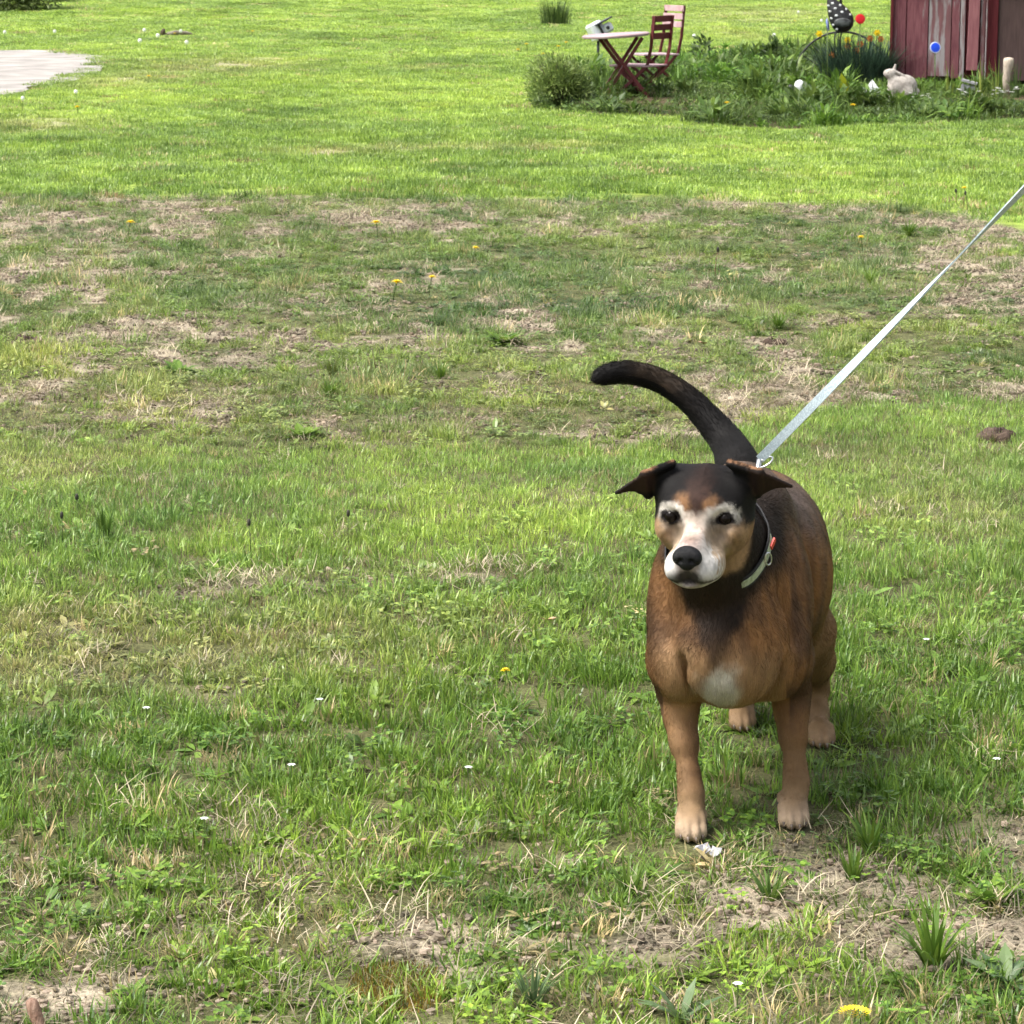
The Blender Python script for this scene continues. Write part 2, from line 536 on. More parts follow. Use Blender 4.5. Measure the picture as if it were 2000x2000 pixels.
def scatter(name, pts, rot, scl, col, coll, label, cat):
    n = len(pts)
    me = bpy.data.meshes.new(name)
    me.vertices.add(n)
    me.vertices.foreach_set('co', np.asarray(pts, np.float32).ravel())
    a = me.attributes.new('rot', 'FLOAT_VECTOR', 'POINT'); a.data.foreach_set('vector', np.asarray(rot, np.float32).ravel())
    a = me.attributes.new('scl', 'FLOAT_VECTOR', 'POINT'); a.data.foreach_set('vector', np.asarray(scl, np.float32).ravel())
    a = me.attributes.new('col', 'FLOAT_COLOR', 'POINT')
    a.data.foreach_set('color', np.concatenate([np.clip(col, 0, 1), np.ones((n, 1))], 1).astype(np.float32).ravel())
    me.update()
    ng = bpy.data.node_groups.new(name, 'GeometryNodeTree')
    ng.interface.new_socket('Geometry', in_out='INPUT', socket_type='NodeSocketGeometry')
    ng.interface.new_socket('Geometry', in_out='OUTPUT', socket_type='NodeSocketGeometry')
    N, L = ng.nodes, ng.links
    gi, go = N.new('NodeGroupInput'), N.new('NodeGroupOutput')
    ip = N.new('GeometryNodeInstanceOnPoints')
    ci = N.new('GeometryNodeCollectionInfo')
    ci.inputs['Collection'].default_value = coll
    ci.inputs['Separate Children'].default_value = True
    ci.inputs['Reset Children'].default_value = True
    ip.inputs['Pick Instance'].default_value = True
    ra = N.new('GeometryNodeInputNamedAttribute'); ra.data_type = 'FLOAT_VECTOR'; ra.inputs[0].default_value = 'rot'
    sa = N.new('GeometryNodeInputNamedAttribute'); sa.data_type = 'FLOAT_VECTOR'; sa.inputs[0].default_value = 'scl'
    er = N.new('FunctionNodeEulerToRotation')
    L.new(gi.outputs[0], ip.inputs['Points']); L.new(ci.outputs[0], ip.inputs['Instance'])
    L.new(ra.outputs['Attribute'], er.inputs[0]); L.new(er.outputs[0], ip.inputs['Rotation'])
    L.new(sa.outputs['Attribute'], ip.inputs['Scale'])
    L.new(ip.outputs[0], go.inputs[0])
    o = link(name, me)
    md = o.modifiers.new('scatter', 'NODES'); md.node_group = ng
    return tag(o, label, cat, kind='stuff')

def tuft(nb, rad, hmin, hmax, w, lean=0.7, segs=3):
    mb = MB()
    for _ in range(nb):
        r = rad * math.sqrt(random.random()); an = random.uniform(0, 2 * math.pi)
        h = random.uniform(hmin, hmax) * (1 - 0.3 * r / rad)
        mb.blade((r * math.cos(an), r * math.sin(an), -0.004), an + random.gauss(0, 1.0), h, abs(random.gauss(lean, 0.35)), w * random.uniform(0.6, 1.35),
                 segs, 0.6, random.random())
    return mb

def rosette(nl, L, w, flat=0.35):
    mb = MB()
    for k in range(nl):
        an = 2 * math.pi * k / nl + random.uniform(-.4, .4)
        el = random.uniform(0.05, 0.8) * (1 - flat) + 0.1
        d = (math.cos(an) * math.cos(el), math.sin(an) * math.cos(el), math.sin(el))
        mb.leaf((0.004 * math.cos(an), 0.004 * math.sin(an), 0.002), d, (0, 0, 1), L * random.uniform(.6, 1.2), w * random.uniform(.7, 1.2), random.random(), random.uniform(0.1, 0.5))
    return mb

def clover(n, rad):
    mb = MB()
    for _ in range(n):
        r = rad * math.sqrt(random.random()); an = random.uniform(0, 6.28); h = random.uniform(0.012, 0.035)
        cx, cy_ = r * math.cos(an), r * math.sin(an)
        mb.blade((cx, cy_, 0), an, h, 0.3, 0.0012, 1, 0, 0.4)
        for k in range(3):
            a2 = an + k * 2.1
            mb.leaf((cx, cy_, h), (math.cos(a2), math.sin(a2), random.uniform(-.1, .5)), (0, 0, 1), 0.0085, 0.0078, random.random(), 0.1)
    return mb

def straw(n, rad):
    mb = MB()
    for _ in range(n):
        r = rad * math.sqrt(random.random()); an = random.uniform(0, 6.28)
        mb.blade((r * math.cos(an), r * math.sin(an), random.uniform(0.001, 0.012)), random.uniform(0, 6.28), random.uniform(0.018, 0.052), random.uniform(0.9, 1.5),
                 random.uniform(0.0007, 0.0016), 4, random.uniform(-0.2, 0.6), random.random(), tipw=0.0005)
    return mb

C_LUSH = proto_collection('lush_tuft', [tuft(28, 0.034, 0.026, 0.060, 0.0031, 0.75).mesh('lush_tuft', M_GRASS) for _ in range(9)] +
                          [clover(9, 0.03).mesh('clover_tuft', M_GRASS) for _ in range(1)] + [rosette(7, 0.04, 0.013, 0.2).mesh('weed_rosette', M_GRASS) for _ in range(1)])
C_MOWN = proto_collection('mown_tuft', [tuft(34, 0.042, 0.020, 0.042, 0.0023, 0.65).mesh('mown_tuft', M_GRASS) for _ in range(8)])
C_WEED = proto_collection('weed_tuft', [tuft(22, 0.028, 0.016, 0.050, 0.0026, 0.95).mesh('weed_tuft', M_GRASS) for _ in range(6)] +
                          [tuft(34, 0.040, 0.010, 0.030, 0.0022, 1.1).mesh('thin_tuft', M_GRASS) for _ in range(4)])
C_LEAF = proto_collection('leaf_weed', [clover(14, 0.035).mesh('clover_patch', M_GRASS) for _ in range(4)] + [rosette(11, 0.030, 0.012, 0.5).mesh('broad_rosette', M_GRASS) for _ in range(4)])
C_STRAW = proto_collection('straw_litter', [straw(20, 0.05).mesh('straw_litter', M_STRAW) for _ in range(6)])
def crumbs(n, rad):
    mb = MB()
    for _ in range(n):
        r = rad * math.sqrt(random.random()); an = random.uniform(0, 6.28); s = 0.0012 + 0.0045 * random.random() ** 3
        mb.ell((r * math.cos(an), r * math.sin(an), s * .3), (s * random.uniform(.7, 1.3), s * random.uniform(.7, 1.3), s * .7), 6, 3, None, random.random(), 0.25)
    return mb
C_CLOD = proto_collection('soil_crumb', [crumbs(18, 0.04).mesh('soil_crumb', M_STRAW) for _ in range(4)])
C_FAR = proto_collection('far_patch', [tuft(95, 0.13, 0.030, 0.055, 0.0060, 0.8, 2).mesh('far_patch', M_GRASS) for _ in range(6)])

def sample(n_per_m2, y0, y1, margin=1.3):
    """uniform random ground points in the strip that the camera can see, with a margin at the sides"""
    k = 1000 / FPX
    wmax = k * y1 * 1.03 + margin
    n = int(n_per_m2 * 2 * wmax * (y1 - y0))
    x = rng.uniform(-wmax, wmax, n); y = rng.uniform(y0, y1, n)
    keep = np.abs(x) < k * y * 1.03 + margin
    return x[keep], y[keep]

def lay(x, y, tilt=0.15, s0=0.75, s1=1.25, hs=None):
    n = len(x)
    P = np.stack([x, y, gh(x, y)], -1)
    R = np.stack([rng.normal(0, tilt, n), rng.normal(0, tilt, n), rng.uniform(0, 6.283, n)], -1)
    s = rng.uniform(s0, s1, n)
    S = np.stack([s, s, s * (1 if hs is None else hs)], -1)
    return P, R, S

def green(x, y, z, n, dryk=1.0):
    """real leaf colours: deep green by the dog, yellower and drier farther off"""
    deep = np.array([0.112, 0.215, 0.032]); mid = np.array([0.205, 0.335, 0.075]); fresh = np.array([0.262, 0.385, 0.078]); dryc = np.array([0.44, 0.37, 0.18])
    weed = np.array([0.165, 0.228, 0.070])
    t = smooth(5.0, 7.2, y + 0.8 * (z['n3'] - 0.5))[:, None]
    c = deep * (1 - t) + mid * t
    c = c * (1 - z['weedy'][:, None]) + weed * z['weedy'][:, None]
    c = c * (1 - z['far'][:, None]) + fresh * z['far'][:, None]
    # streaks of greener and yellower grass
    st = fbm(x * 0.55, y * 0.35, 91, 3)
    st2 = fbm(x * 3.1, y * 2.3, 95, 3)
    v = (0.80 + 0.75 * (st - 0.5) + 0.9 * (st2 - 0.5) + 0.22)[:, None]
    c = c * np.clip(v, 0.45, 1.7)
    hue = (((st2 - 0.5) * 0.5 + (st - 0.5) * 0.5) * (1 - 0.4 * z['far']))[:, None]
    c = c * (1 + hue * np.array([0.9, 0.15, -0.3]))
    d = np.clip(z['dry'] * dryk * (0.10 + 0.65 * rng.random(n)), 0, 0.7)[:, None]
    c = c * (1 - d) + dryc * d
    pr = rng.random(n)
    dd = (pr < (0.03 + 0.08 * z['weedy'] + 0.10 * z['fore']) * dryk)[:, None]
    c = np.where(dd, dryc * rng.uniform(0.6, 1.3, n)[:, None], c)
    return c * rng.uniform(0.7, 1.3, n)[:, None]

PAWS = [G(1347, 1650), G(1545, 1620), G(1602, 1478), G(1448, 1455)]
def paw_gap(x, y):
    return np.min([np.hypot(x - p[0], (y - (p[1] + 0.02)) * 0.75) for p in PAWS], 0)

def grass():
    # deep lawn round the dog and mown lawn up to the worn strip
    x, y = sample(820, 2.6, 8.9)
    z = zones(x, y); n = len(x)
    dens = np.clip((1 - z['weedy'] * 0.9) * (1 - 0.85 * z['bare']) * (1 - 0.30 * z['fore']), 0, 1)
    k = rng.random(n) < dens
    x, y = x[k], y[k]; z = {a: b[k] for a, b in z.items()}
    pd = paw_gap(x, y)
    k = pd > 0.026
    x, y, pd = x[k], y[k], pd[k]; z = {a: b[k] for a, b in z.items()}
    z['press'] = 0.50 + 0.50 * smooth(0.05, 0.11, pd)
    tall = rng.random(len(x)) < 1 - smooth(5.2, 7.4, y + 1.5 * (z['n3'] - 0.5))
    for nm, mk, coll, lb in (('lush_grass', tall, C_LUSH, 'deep green uneven grass round the dog'), ('mown_grass', ~tall, C_MOWN, 'lighter mown grass behind the dog up to the worn strip')):
        xx, yy = x[mk], y[mk]; zz = {a: b[mk] for a, b in z.items()}
        hh = (0.72 + 0.7 * fbm(xx * 2.3, yy * 2.3, 99, 3)) * (1 - 0.35 * zz['dry']) * (1 - 0.25 * zz['fore']) * zz['press']
        P, R, S = lay(xx, yy, 0.16, 0.75, 1.25, hh)
        scatter(nm, P, R, S, green(xx, yy, zz, len(xx)), coll, lb, 'grass')
    # worn strip with weeds
    x, y = sample(980, 7.2, 17.0)
    z = zones(x, y); n = len(x)
    k = rng.random(n) < np.clip(z['weedy'] * (1 - 0.93 * z['bare']), 0, 1) * (0.45 + 0.9 * z['n2'])
    x, y = x[k], y[k]; z = {a: b[k] for a, b in z.items()}
    clump = smooth(0.55, 0.72, fbm(x * 4.2, y * 3.4, 131, 2))
    P, R, S = lay(x, y, 0.2, 0.5, 1.1, 0.55 + 1.1 * clump)
    S *= (0.8 + 0.7 * clump)[:, None]
    scatter('worn_grass', P, R, S, green(x, y, z, len(x)) * (1 + 0.25 * clump)[:, None], C_WEED, 'patchy weeds and thin grass on the worn strip of lawn', 'weeds')
    q = (rng.random(len(x)) < 0.55 * smooth(0.50, 0.66, fbm(x * 5.5, y * 4.0, 137, 3)) + 0.04)
    P, R, S = lay(x[q], y[q], 0.2, 0.6, 1.2, rng.uniform(0.5, 1.1, int(q.sum())))
    scatter('worn_grass_clumps', P, R, S, green(x[q], y[q], {a: b[q] for a, b in z.items()}, int(q.sum()), 0.3) * np.array([0.95, 1.1, 0.8]), C_LUSH, 'scattered fuller green clumps of grass on the worn strip', 'grass')
    q = rng.random(len(x)) < 0.20
    P, R, S = lay(x[q], y[q], 0.2, 0.6, 1.15, 0.9)
    scatter('worn_leaf_weeds', P, R, S, green(x[q], y[q], {a: b[q] for a, b in z.items()}, int(q.sum()), 0.0) * 0.95, C_LEAF, 'small broad-leaved weeds on the worn strip of lawn', 'weeds')
    # weeds in the foreground
    x, y = sample(330, 2.6, 4.8)
    z = zones(x, y); n = len(x)
    k = (rng.random(n) < z['fore'] * (0.9 - 0.62 * z['bare'])) & (paw_gap(x, y) > 0.045)
    x, y = x[k], y[k]; z = {a: b[k] for a, b in z.items()}
    P, R, S = lay(x, y, 0.2, 0.6, 1.15, 1.0)
    scatter('foreground_weeds', P, R, S, green(x, y, z, len(x)) * 1.1, C_WEED, 'thin grass on bare soil in the foreground', 'weeds')
    q = rng.random(len(x)) < 0.28
    P, R, S = lay(x[q], y[q], 0.2, 0.6, 1.15, 1.0)
    scatter('foreground_leaf_weeds', P, R, S, green(x[q], y[q], {a: b[q] for a, b in z.items()}, int(q.sum()), 0.0) * 1.1, C_LEAF, 'small clover and broad-leaved weeds in the foreground', 'weeds')
    # straw
    xs, ys = sample(260, 2.6, 16.5)
    z = zones(xs, ys); n = len(xs)
    k = rng.random(n) < np.clip(0.02 + 0.55 * z['bare'] + 0.30 * z['fore'] + 0.18 * z['dry'], 0, 1) * (1 - z['far'])
    x, y = xs[k], ys[k]; n = len(x)
    P, R, S = lay(x, y, 0.12, 0.6, 1.25)
    P[:, 2] += rng.uniform(0, 0.014, n)
    c = np.array([0.43, 0.375, 0.255]) * rng.uniform(0.35, 1.35, n)[:, None]
    scatter('dead_straw', P, R, S, c, C_STRAW, 'dry tan straw and dead blades lying on the bare soil', 'straw')
    # brown thatch between the blades
    x, y = sample(230, 2.6, 9.0); n = len(x)
    k = paw_gap(x, y) > 0.05
    x, y = x[k], y[k]; n = len(x)
    P, R, S = lay(x, y, 0.12, 0.5, 0.9)
    c = np.array([0.20, 0.17, 0.085]) * rng.uniform(0.3, 1.3, n)[:, None]
    scatter('thatch', P, R, S, c, C_STRAW, 'dull brown thatch lying between the grass blades', 'thatch')
    # crumbs of soil
    xs, ys = sample(520, 2.6, 15.5)
    z = zones(xs, ys); n = len(xs)
    k = rng.random(n) < np.clip(z['bare'] * 0.9 + 0.12 * z['weedy'] + 0.2 * z['fore'] - 0.3 * smooth(9, 15, ys), 0, 1) * (1 - z['far'])
    x, y = xs[k], ys[k]; n = len(x)
    P, R, S = lay(x, y, 0.1, 0.6, 1.7)
    c = np.array([0.25, 0.208, 0.15]) * rng.uniform(0.5, 1.4, n)[:, None]
    scatter('soil_crumbs', P, R, S, c, C_CLOD, 'brown crumbs and small clods of soil on the bare ground', 'soil')
    # far lawn
    xs, ys = [], []
    for (a, b, dns) in ((14.5, 22, 95), (22, 34, 62), (34, 52, 36), (52, 85, 18)):
        x, y = sample(dns, a, b, 3.0); xs.append(x); ys.append(y)
    x, y = np.concatenate(xs), np.concatenate(ys)
    z = zones(x, y); n = len(x)
    sw = 0.35 * (fbm(x * 1.5, y * 1.5, 201, 3) - 0.5)
    k = (rng.random(n) < z['far'] * (1 - 0.85 * z['bare'])) & ~poly_mask(x, y, BED) & ~(poly_mask(x + 0.10 + sw, y, SAND) & poly_mask(x + 0.1, y + 0.25 + sw, SAND))
    x, y = x[k], y[k]; z = {a: b[k] for a, b in z.items()}
    grow = 1 + smooth(24, 60, y) * 0.9
    P, R, S = lay(x, y, 0.08, 0.8, 1.25, 0.55 + 0.75 * fbm(x * 0.8, y * 0.5, 143, 3))
    S[:, :2] *= grow[:, None]
    scatter('far_lawn', P, R, S, green(x, y, z, len(x)), C_FAR, 'bright yellow-green mown lawn stretching away behind the worn strip', 'grass')
grass()

# ------------------------------------------------------------------ the dog: one continuous surface from a distance field
class Field:
    def __init__(s, lo, hi, h):
        s.lo = np.array(lo, float); s.h = h
        s.n = np.ceil((np.array(hi) - s.lo) / h).astype(int) + 1
        s.a = np.full(tuple(s.n), 1.0, np.float32)
    def grid(s, lo, hi):
        i0 = np.clip(np.floor((np.array(lo) - s.lo) / s.h).astype(int), 0, s.n - 1)
        i1 = np.clip(np.ceil((np.array(hi) - s.lo) / s.h).astype(int) + 1, 1, s.n)
        ax = [s.lo[k] + s.h * np.arange(i0[k], i1[k]) for k in range(3)]
        X = np.stack(np.meshgrid(*ax, indexing='ij'), -1).astype(np.float32)
        return (slice(i0[0], i1[0]), slice(i0[1], i1[1]), slice(i0[2], i1[2])), X
    def put(s, fn, lo, hi, k, sub=False):
        m = k + 3 * s.h
        sl, X = s.grid(np.array(lo) - m, np.array(hi) + m)
        d = fn(X).astype(np.float32)
        a = s.a[sl]
        if sub:
            b = -d
            hh = np.maximum(k - np.abs(a - b), 0) / max(k, 1e-6)
            s.a[sl] = np.maximum(a, b) + hh * hh * k * 0.25
        else:
            hh = np.maximum(k - np.abs(a - d), 0) / max(k, 1e-6)
            s.a[sl] = np.minimum(a, d) - hh * hh * k * 0.25
    def cone(s, p, q, r1, r2, k=0.02, sub=False):
        p, q = np.array(p, np.float32), np.array(q, np.float32)
        ba = q - p; L2 = float(ba @ ba)
        def fn(X):
            t = np.clip(((X - p) @ ba) / L2, 0, 1)
            d = X - p - t[..., None] * ba
            return np.sqrt((d * d).sum(-1)) - (r1 + (r2 - r1) * t)
        r = max(r1, r2)
        s.put(fn, np.minimum(p, q) - r, np.maximum(p, q) + r, k, sub)
    def chain(s, pts, k=0.02):
        for (p, r1), (q, r2) in zip(pts[:-1], pts[1:]): s.cone(p, q, r1, r2, k)
    def ell(s, c, r, k=0.02, R=None, sub=False):
        c = np.array(c, np.float32); r = np.array(r, np.float32)
        def fn(X):
            d = X - c
            if R is not None: d = d @ np.asarray(R, np.float32).T      # rows of R are the axes
            k0 = np.sqrt(((d / r) ** 2).sum(-1)); k1 = np.sqrt(((d / (r * r)) ** 2).sum(-1)) + 1e-9
            return k0 * (k0 - 1) / k1
        m = r.max()
        s.put(fn, c - m, c + m, k, sub)
    def tri(s, a, b, c, rad, k=0.01):
        a, b, c = (np.array(q, np.float32) for q in (a, b, c))
        ba, cb, ac = b - a, c - b, a - c
        nor = np.cross(ba, ac)
        def fn(X):
            pa, pb, pc = X - a, X - b, X - c
            inside = (np.sign(pa @ np.cross(ba, nor)) + np.sign(pb @ np.cross(cb, nor)) + np.sign(pc @ np.cross(ac, nor))) < 2.0
            def ed(e, p):
                q = e * np.clip((p @ e) / (e @ e), 0, 1)[..., None] - p
                return (q * q).sum(-1)
            de = np.minimum(np.minimum(ed(ba, pa), ed(cb, pb)), ed(ac, pc))
            df = (pa @ nor) ** 2 / (nor @ nor)
            return np.sqrt(np.where(inside, de, df)) - rad
        P = np.stack([a, b, c])
        s.put(fn, P.min(0) - rad, P.max(0) + rad, k)

def surface_nets(fl):
    F = fl.a; S = F < 0
    c = np.zeros(tuple(np.array(F.shape) - 1), np.uint8)
    for dx in (0, 1):
        for dy in (0, 1):
            for dz in (0, 1):
                c += S[dx:F.shape[0] - 1 + dx, dy:F.shape[1] - 1 + dy, dz:F.shape[2] - 1 + dz]
    act = (c > 0) & (c < 8)
    idx = np.full(act.shape, -1, np.int64)
    co = np.argwhere(act); idx[act] = np.arange(len(co))
    pos = np.zeros((len(co), 3)); cnt = np.zeros(len(co))
    cor = [np.array(q) for q in ((0, 0, 0), (1, 0, 0), (0, 1, 0), (1, 1, 0), (0, 0, 1), (1, 0, 1), (0, 1, 1), (1, 1, 1))]
    for i in range(8):
        for j in range(i + 1, 8):
            if np.abs(cor[i] - cor[j]).sum() != 1: continue
            A, B = co + cor[i], co + cor[j]
            va, vb = F[A[:, 0], A[:, 1], A[:, 2]], F[B[:, 0], B[:, 1], B[:, 2]]
            x = (va < 0) != (vb < 0)
            t = np.where(x, va / np.where(x, va - vb, 1), 0)
            pos += np.where(x[:, None], A + t[:, None] * (cor[j] - cor[i]), 0); cnt += x
    V = fl.lo + fl.h * pos / cnt[:, None]
    faces = []
    for ax in range(3):
        o1, o2 = (ax + 1) % 3, (ax + 2) % 3
        sl0 = [slice(None)] * 3; sl1 = [slice(None)] * 3
        sl0[ax] = slice(0, -1); sl1[ax] = slice(1, None)
        e = S[tuple(sl0)] != S[tuple(sl1)]
        E = np.argwhere(e)
        E = E[(E[:, o1] > 0) & (E[:, o2] > 0) & (E[:, o1] < act.shape[o1]) & (E[:, o2] < act.shape[o2])]
        s0 = S[E[:, 0], E[:, 1], E[:, 2]]
        def cell(d1, d2):
            q = E.copy(); q[:, o1] -= d1; q[:, o2] -= d2
            return idx[q[:, 0], q[:, 1], q[:, 2]]
        q = np.stack([cell(1, 1), cell(0, 1), cell(0, 0), cell(1, 0)], -1)
        q[~s0] = q[~s0][:, ::-1]
        faces.append(q)
    Fq = np.concatenate(faces)
    return V, Fq[(Fq >= 0).all(1)]

def vnormals(V, F):
    n = np.cross(V[F[:, 2]] - V[F[:, 0]], V[F[:, 3]] - V[F[:, 1]])
    N = np.zeros_like(V)
    for k in range(4): np.add.at(N, F[:, k], n)
    return N / (np.linalg.norm(N, axis=1, keepdims=True) + 1e-12)

# head frame: origin between the eyes, r to the right in the picture, f towards the nose, u up
HO = W(1363, 1010, 4.10)
yaw, hp, roll = math.radians(13.5), math.radians(-1), math.radians(0)
Hf = np.array([-math.sin(yaw) * math.cos(hp), -math.cos(yaw) * math.cos(hp), math.sin(hp)])
Hr = np.array([math.cos(yaw), -math.sin(yaw), 0.0])
Hu = np.cross(Hf, -Hr); Hu = Hu / np.linalg.norm(Hu)
if Hu[2] < 0: Hu = -Hu
HR = np.stack([Hr, Hf, Hu])
def HL(r, f, u): return HO + Hr * r + Hf * f + Hu * u

LEGS = {}
TAIL = [(W(1446, 925, 4.84), 0.034), (W(1426, 872, 4.93), 0.0215), (W(1388, 824, 4.97), 0.0155), (W(1343, 778, 4.99), 0.0122), (W(1288, 743, 5.0), 0.0108),
        (W(1235, 728, 4.99), 0.0098), (W(1195, 729, 4.98), 0.0072), (W(1164, 738, 4.97), 0.0012)]

def spline(ctrl, n=6):
    P = np.array([np.append(p, r) for p, r in ctrl]); P = np.vstack([2 * P[0] - P[1], P, 2 * P[-1] - P[-2]])
    out = []
    for i in range(1, len(P) - 2):
        for t in np.linspace(0, 1, n, endpoint=False):
            a, b, c, d = P[i - 1:i + 3]
            out.append(0.5 * (2 * b + (c - a) * t + (2 * a - 5 * b + 4 * c - d) * t * t + (3 * b - a - 3 * c + d) * t ** 3))
    out.append(P[-2])
    return [(q[:3], float(q[3])) for q in out]
TAILS = spline(TAIL)

def build_dog_field():
    f = Field((0.02, 3.86, -0.012), (0.62, 5.08, 0.80), 0.003)
    # trunk
    f.ell(W(1424, 1195, 4.42), (0.112, 0.19, 0.150), 0.03)
    f.ell(W(1418, 1262, 4.30), (0.092, 0.10, 0.090), 0.04)                    # breast
    f.ell(W(1445, 1120, 4.58), (0.118, 0.22, 0.152), 0.05)                    # barrel
    f.ell(W(1474, 1085, 4.72), (0.116, 0.20, 0.140), 0.05)
    f.ell(W(1487, 1055, 4.84), (0.104, 0.120, 0.118), 0.05)                   # rump
    f.ell(W(1455, 985, 4.50), (0.066, 0.15, 0.062), 0.06)                     # withers
    f.ell(W(1560, 1150, 4.82), (0.043, 0.110, 0.130), 0.04)                   # thigh, right of the picture
    f.ell(W(1410, 1160, 4.88), (0.043, 0.110, 0.130), 0.04)
    # shoulders
    f.ell(W(1315, 1200, 4.39), (0.040, 0.080, 0.128), 0.035)
    f.ell(W(1530, 1205, 4.43), (0.042, 0.080, 0.128), 0.030)
    f.ell(W(1330, 1285, 4.325), (0.044, 0.055, 0.065), 0.035)
    f.ell(W(1518, 1285, 4.355), (0.046, 0.055, 0.065), 0.035)
    f.ell(W(1530, 1140, 4.72), (0.072, 0.13, 0.11), 0.05)
    # crease behind the near shoulder
    f.cone(W(1578, 1050, 4.54), W(1600, 1270, 4.55), 0.012, 0.012, 0.05, True)
    # pectoral groove
    f.cone(W(1430, 1205, 4.175), W(1418, 1325, 4.190), 0.014, 0.008, 0.035, True)
    # fold between breast and upper arm, point of the shoulder above it
    for (u0, u1, Y) in ((1372, 1340, 4.265), (1492, 1512, 4.285)):
        f.cone(W(u0, 1372, Y + 0.03), W(u1, 1290, Y - 0.012), 0.010, 0.006, 0.030, True)
    f.cone(W(1330, 1130, 4.285), W(1300, 1240, 4.275), 0.007, 0.005, 0.04, True)
    f.cone(W(1512, 1120, 4.31), W(1545, 1240, 4.305), 0.007, 0.005, 0.04, True)
    # neck
    f.cone(W(1428, 1115, 4.40), HL(0.000, -0.090, -0.022), 0.098, 0.052, 0.03)
    f.cone(W(1404, 1185, 4.365), HL(0.0, -0.085, -0.050), 0.080, 0.046, 0.03)
    # front legs
    fl = [(W(1325, 1295, 4.36), 0.046), (W(1326, 1355, 4.385), 0.0285), (W(1329, 1400, 4.375), 0.0230), (W(1336, 1450, 4.355), 0.0190), (W(1346, 1515, 4.33), 0.0140), (W(1350, 1552, 4.312), 0.0164), (W(1350, 1582, 4.305), 0.0138), (W(1348, 1615, 4.285), 0.0150)]
    fr = [(W(1535, 1295, 4.42), 0.046), (W(1545, 1355, 4.445), 0.0280), (W(1546, 1395, 4.435), 0.0225), (W(1549, 1440, 4.415), 0.0185), (W(1553, 1495, 4.395), 0.0138), (W(1555, 1528, 4.378), 0.0162), (W(1553, 1556, 4.37), 0.0136), (W(1548, 1586, 4.35), 0.0150)]
    hr = [(W(1568, 1235, 4.82), 0.060), (W(1590, 1290, 4.89), 0.034), (W(1595, 1345, 4.95), 0.0190), (W(1597, 1395, 4.91), 0.0165), (W(1602, 1440, 4.86), 0.0170), (W(1602, 1465, 4.815), 0.0165)]
    hl = [(W(1425, 1235, 4.88), 0.060), (W(1440, 1290, 4.95), 0.034), (W(1447, 1345, 5.01), 0.0190), (W(1450, 1385, 4.97), 0.0165), (W(1450, 1418, 4.94), 0.0170), (W(1448, 1435, 4.92), 0.0165)]
    for nm, ch in (('fl', fl), ('fr', fr), ('hr', hr), ('hl', hl)):
        f.chain(ch, 0.022)
        base = ch[-1][0].copy(); base[2] = 0.020
        LEGS[nm] = base
        w = 0.0178 if nm[0] == 'f' else 0.0168
        f.ell(base + np.array([0, 0.004, 0.006]), (w * 1.12, 0.034, 0.022), 0.014)
        for k, (ox, oy) in enumerate(((-0.0215, -0.017), (-0.0080, -0.031), (0.0085, -0.031), (0.0220, -0.017))):
            t = base + np.array([ox * w / 0.0225, oy, -0.004])
            f.ell(t, (0.0084, 0.018, 0.0145), 0.004)
            f.ell(t + np.array([0, 0.014, 0.012]), (0.0072, 0.015, 0.010), 0.006)
    # dewclaw pads inside the front wrists
    f.ell(W(1374, 1592, 4.31), (0.006, 0.007, 0.009), 0.008)
    f.ell(W(1524, 1558, 4.375), (0.006, 0.007, 0.009), 0.008)
    # tail
    f.chain(TAILS, 0.02)
    # head
    f.ell(HL(0, -0.068, 0.002), (0.0720, 0.080, 0.0645), 0.02, HR)            # skull
    for sg in (-1, 1):
        f.ell(HL(sg * 0.036, -0.058, -0.026), (0.034, 0.050, 0.040), 0.022, HR)   # cheek muscle
        f.ell(HL(sg * 0.034, -0.018, 0.0185), (0.024, 0.022, 0.012), 0.020, HR)  # brow
        f.ell(HL(sg * 0.052, -0.072, 0.036), (0.025, 0.042, 0.026), 0.025, HR)   # temple
        f.ell(HL(sg * 0.046, -0.018, -0.024), (0.018, 0.030, 0.015), 0.020, HR)  # cheekbone
    f.ell(HL(0, -0.02, 0.010), (0.030, 0.03, 0.026), 0.03, HR)
    # muzzle
    f.cone(HL(0, -0.012, -0.022), HL(0, 0.066, -0.044), 0.024, 0.0185, 0.018)
    f.ell(HL(0, 0.028, -0.052), (0.031, 0.060, 0.028), 0.020, HR)
    for sg in (-1, 1):
        f.ell(HL(sg * 0.0185, 0.058, -0.066), (0.0178, 0.028, 0.0215), 0.010, HR)   # flews
        f.ell(HL(sg * 0.0255, 0.020, -0.067), (0.0180, 0.044, 0.0225), 0.014, HR)
    f.ell(HL(0, 0.040, -0.0875), (0.0215, 0.036, 0.0085), 0.008, HR)                 # chin
    f.ell(HL(0, 0.000, -0.075), (0.034, 0.055, 0.018), 0.018, HR)                    # lower jaw
    for sg in (-1, 1):
        f.ell(HL(sg * 0.037, 0.026, -0.026), (0.012, 0.030, 0.013), 0.020, HR, True)            # hollow below the eye
    # mouth line and lip groove
    for sg in (-1, 1):
        pts = [HL(0, 0.092, -0.0745), HL(sg * 0.014, 0.0890, -0.0800), HL(sg * 0.027, 0.072, -0.0865), HL(sg * 0.038, 0.046, -0.0885), HL(sg * 0.042, 0.030, -0.0890)]
        for a, b in zip(pts[:-1], pts[1:]): f.cone(a, b, 0.0030, 0.0028, 0.004, True)
    f.cone(HL(0, 0.0925, -0.056), HL(0, 0.0940, -0.074), 0.0018, 0.0018, 0.003, True)
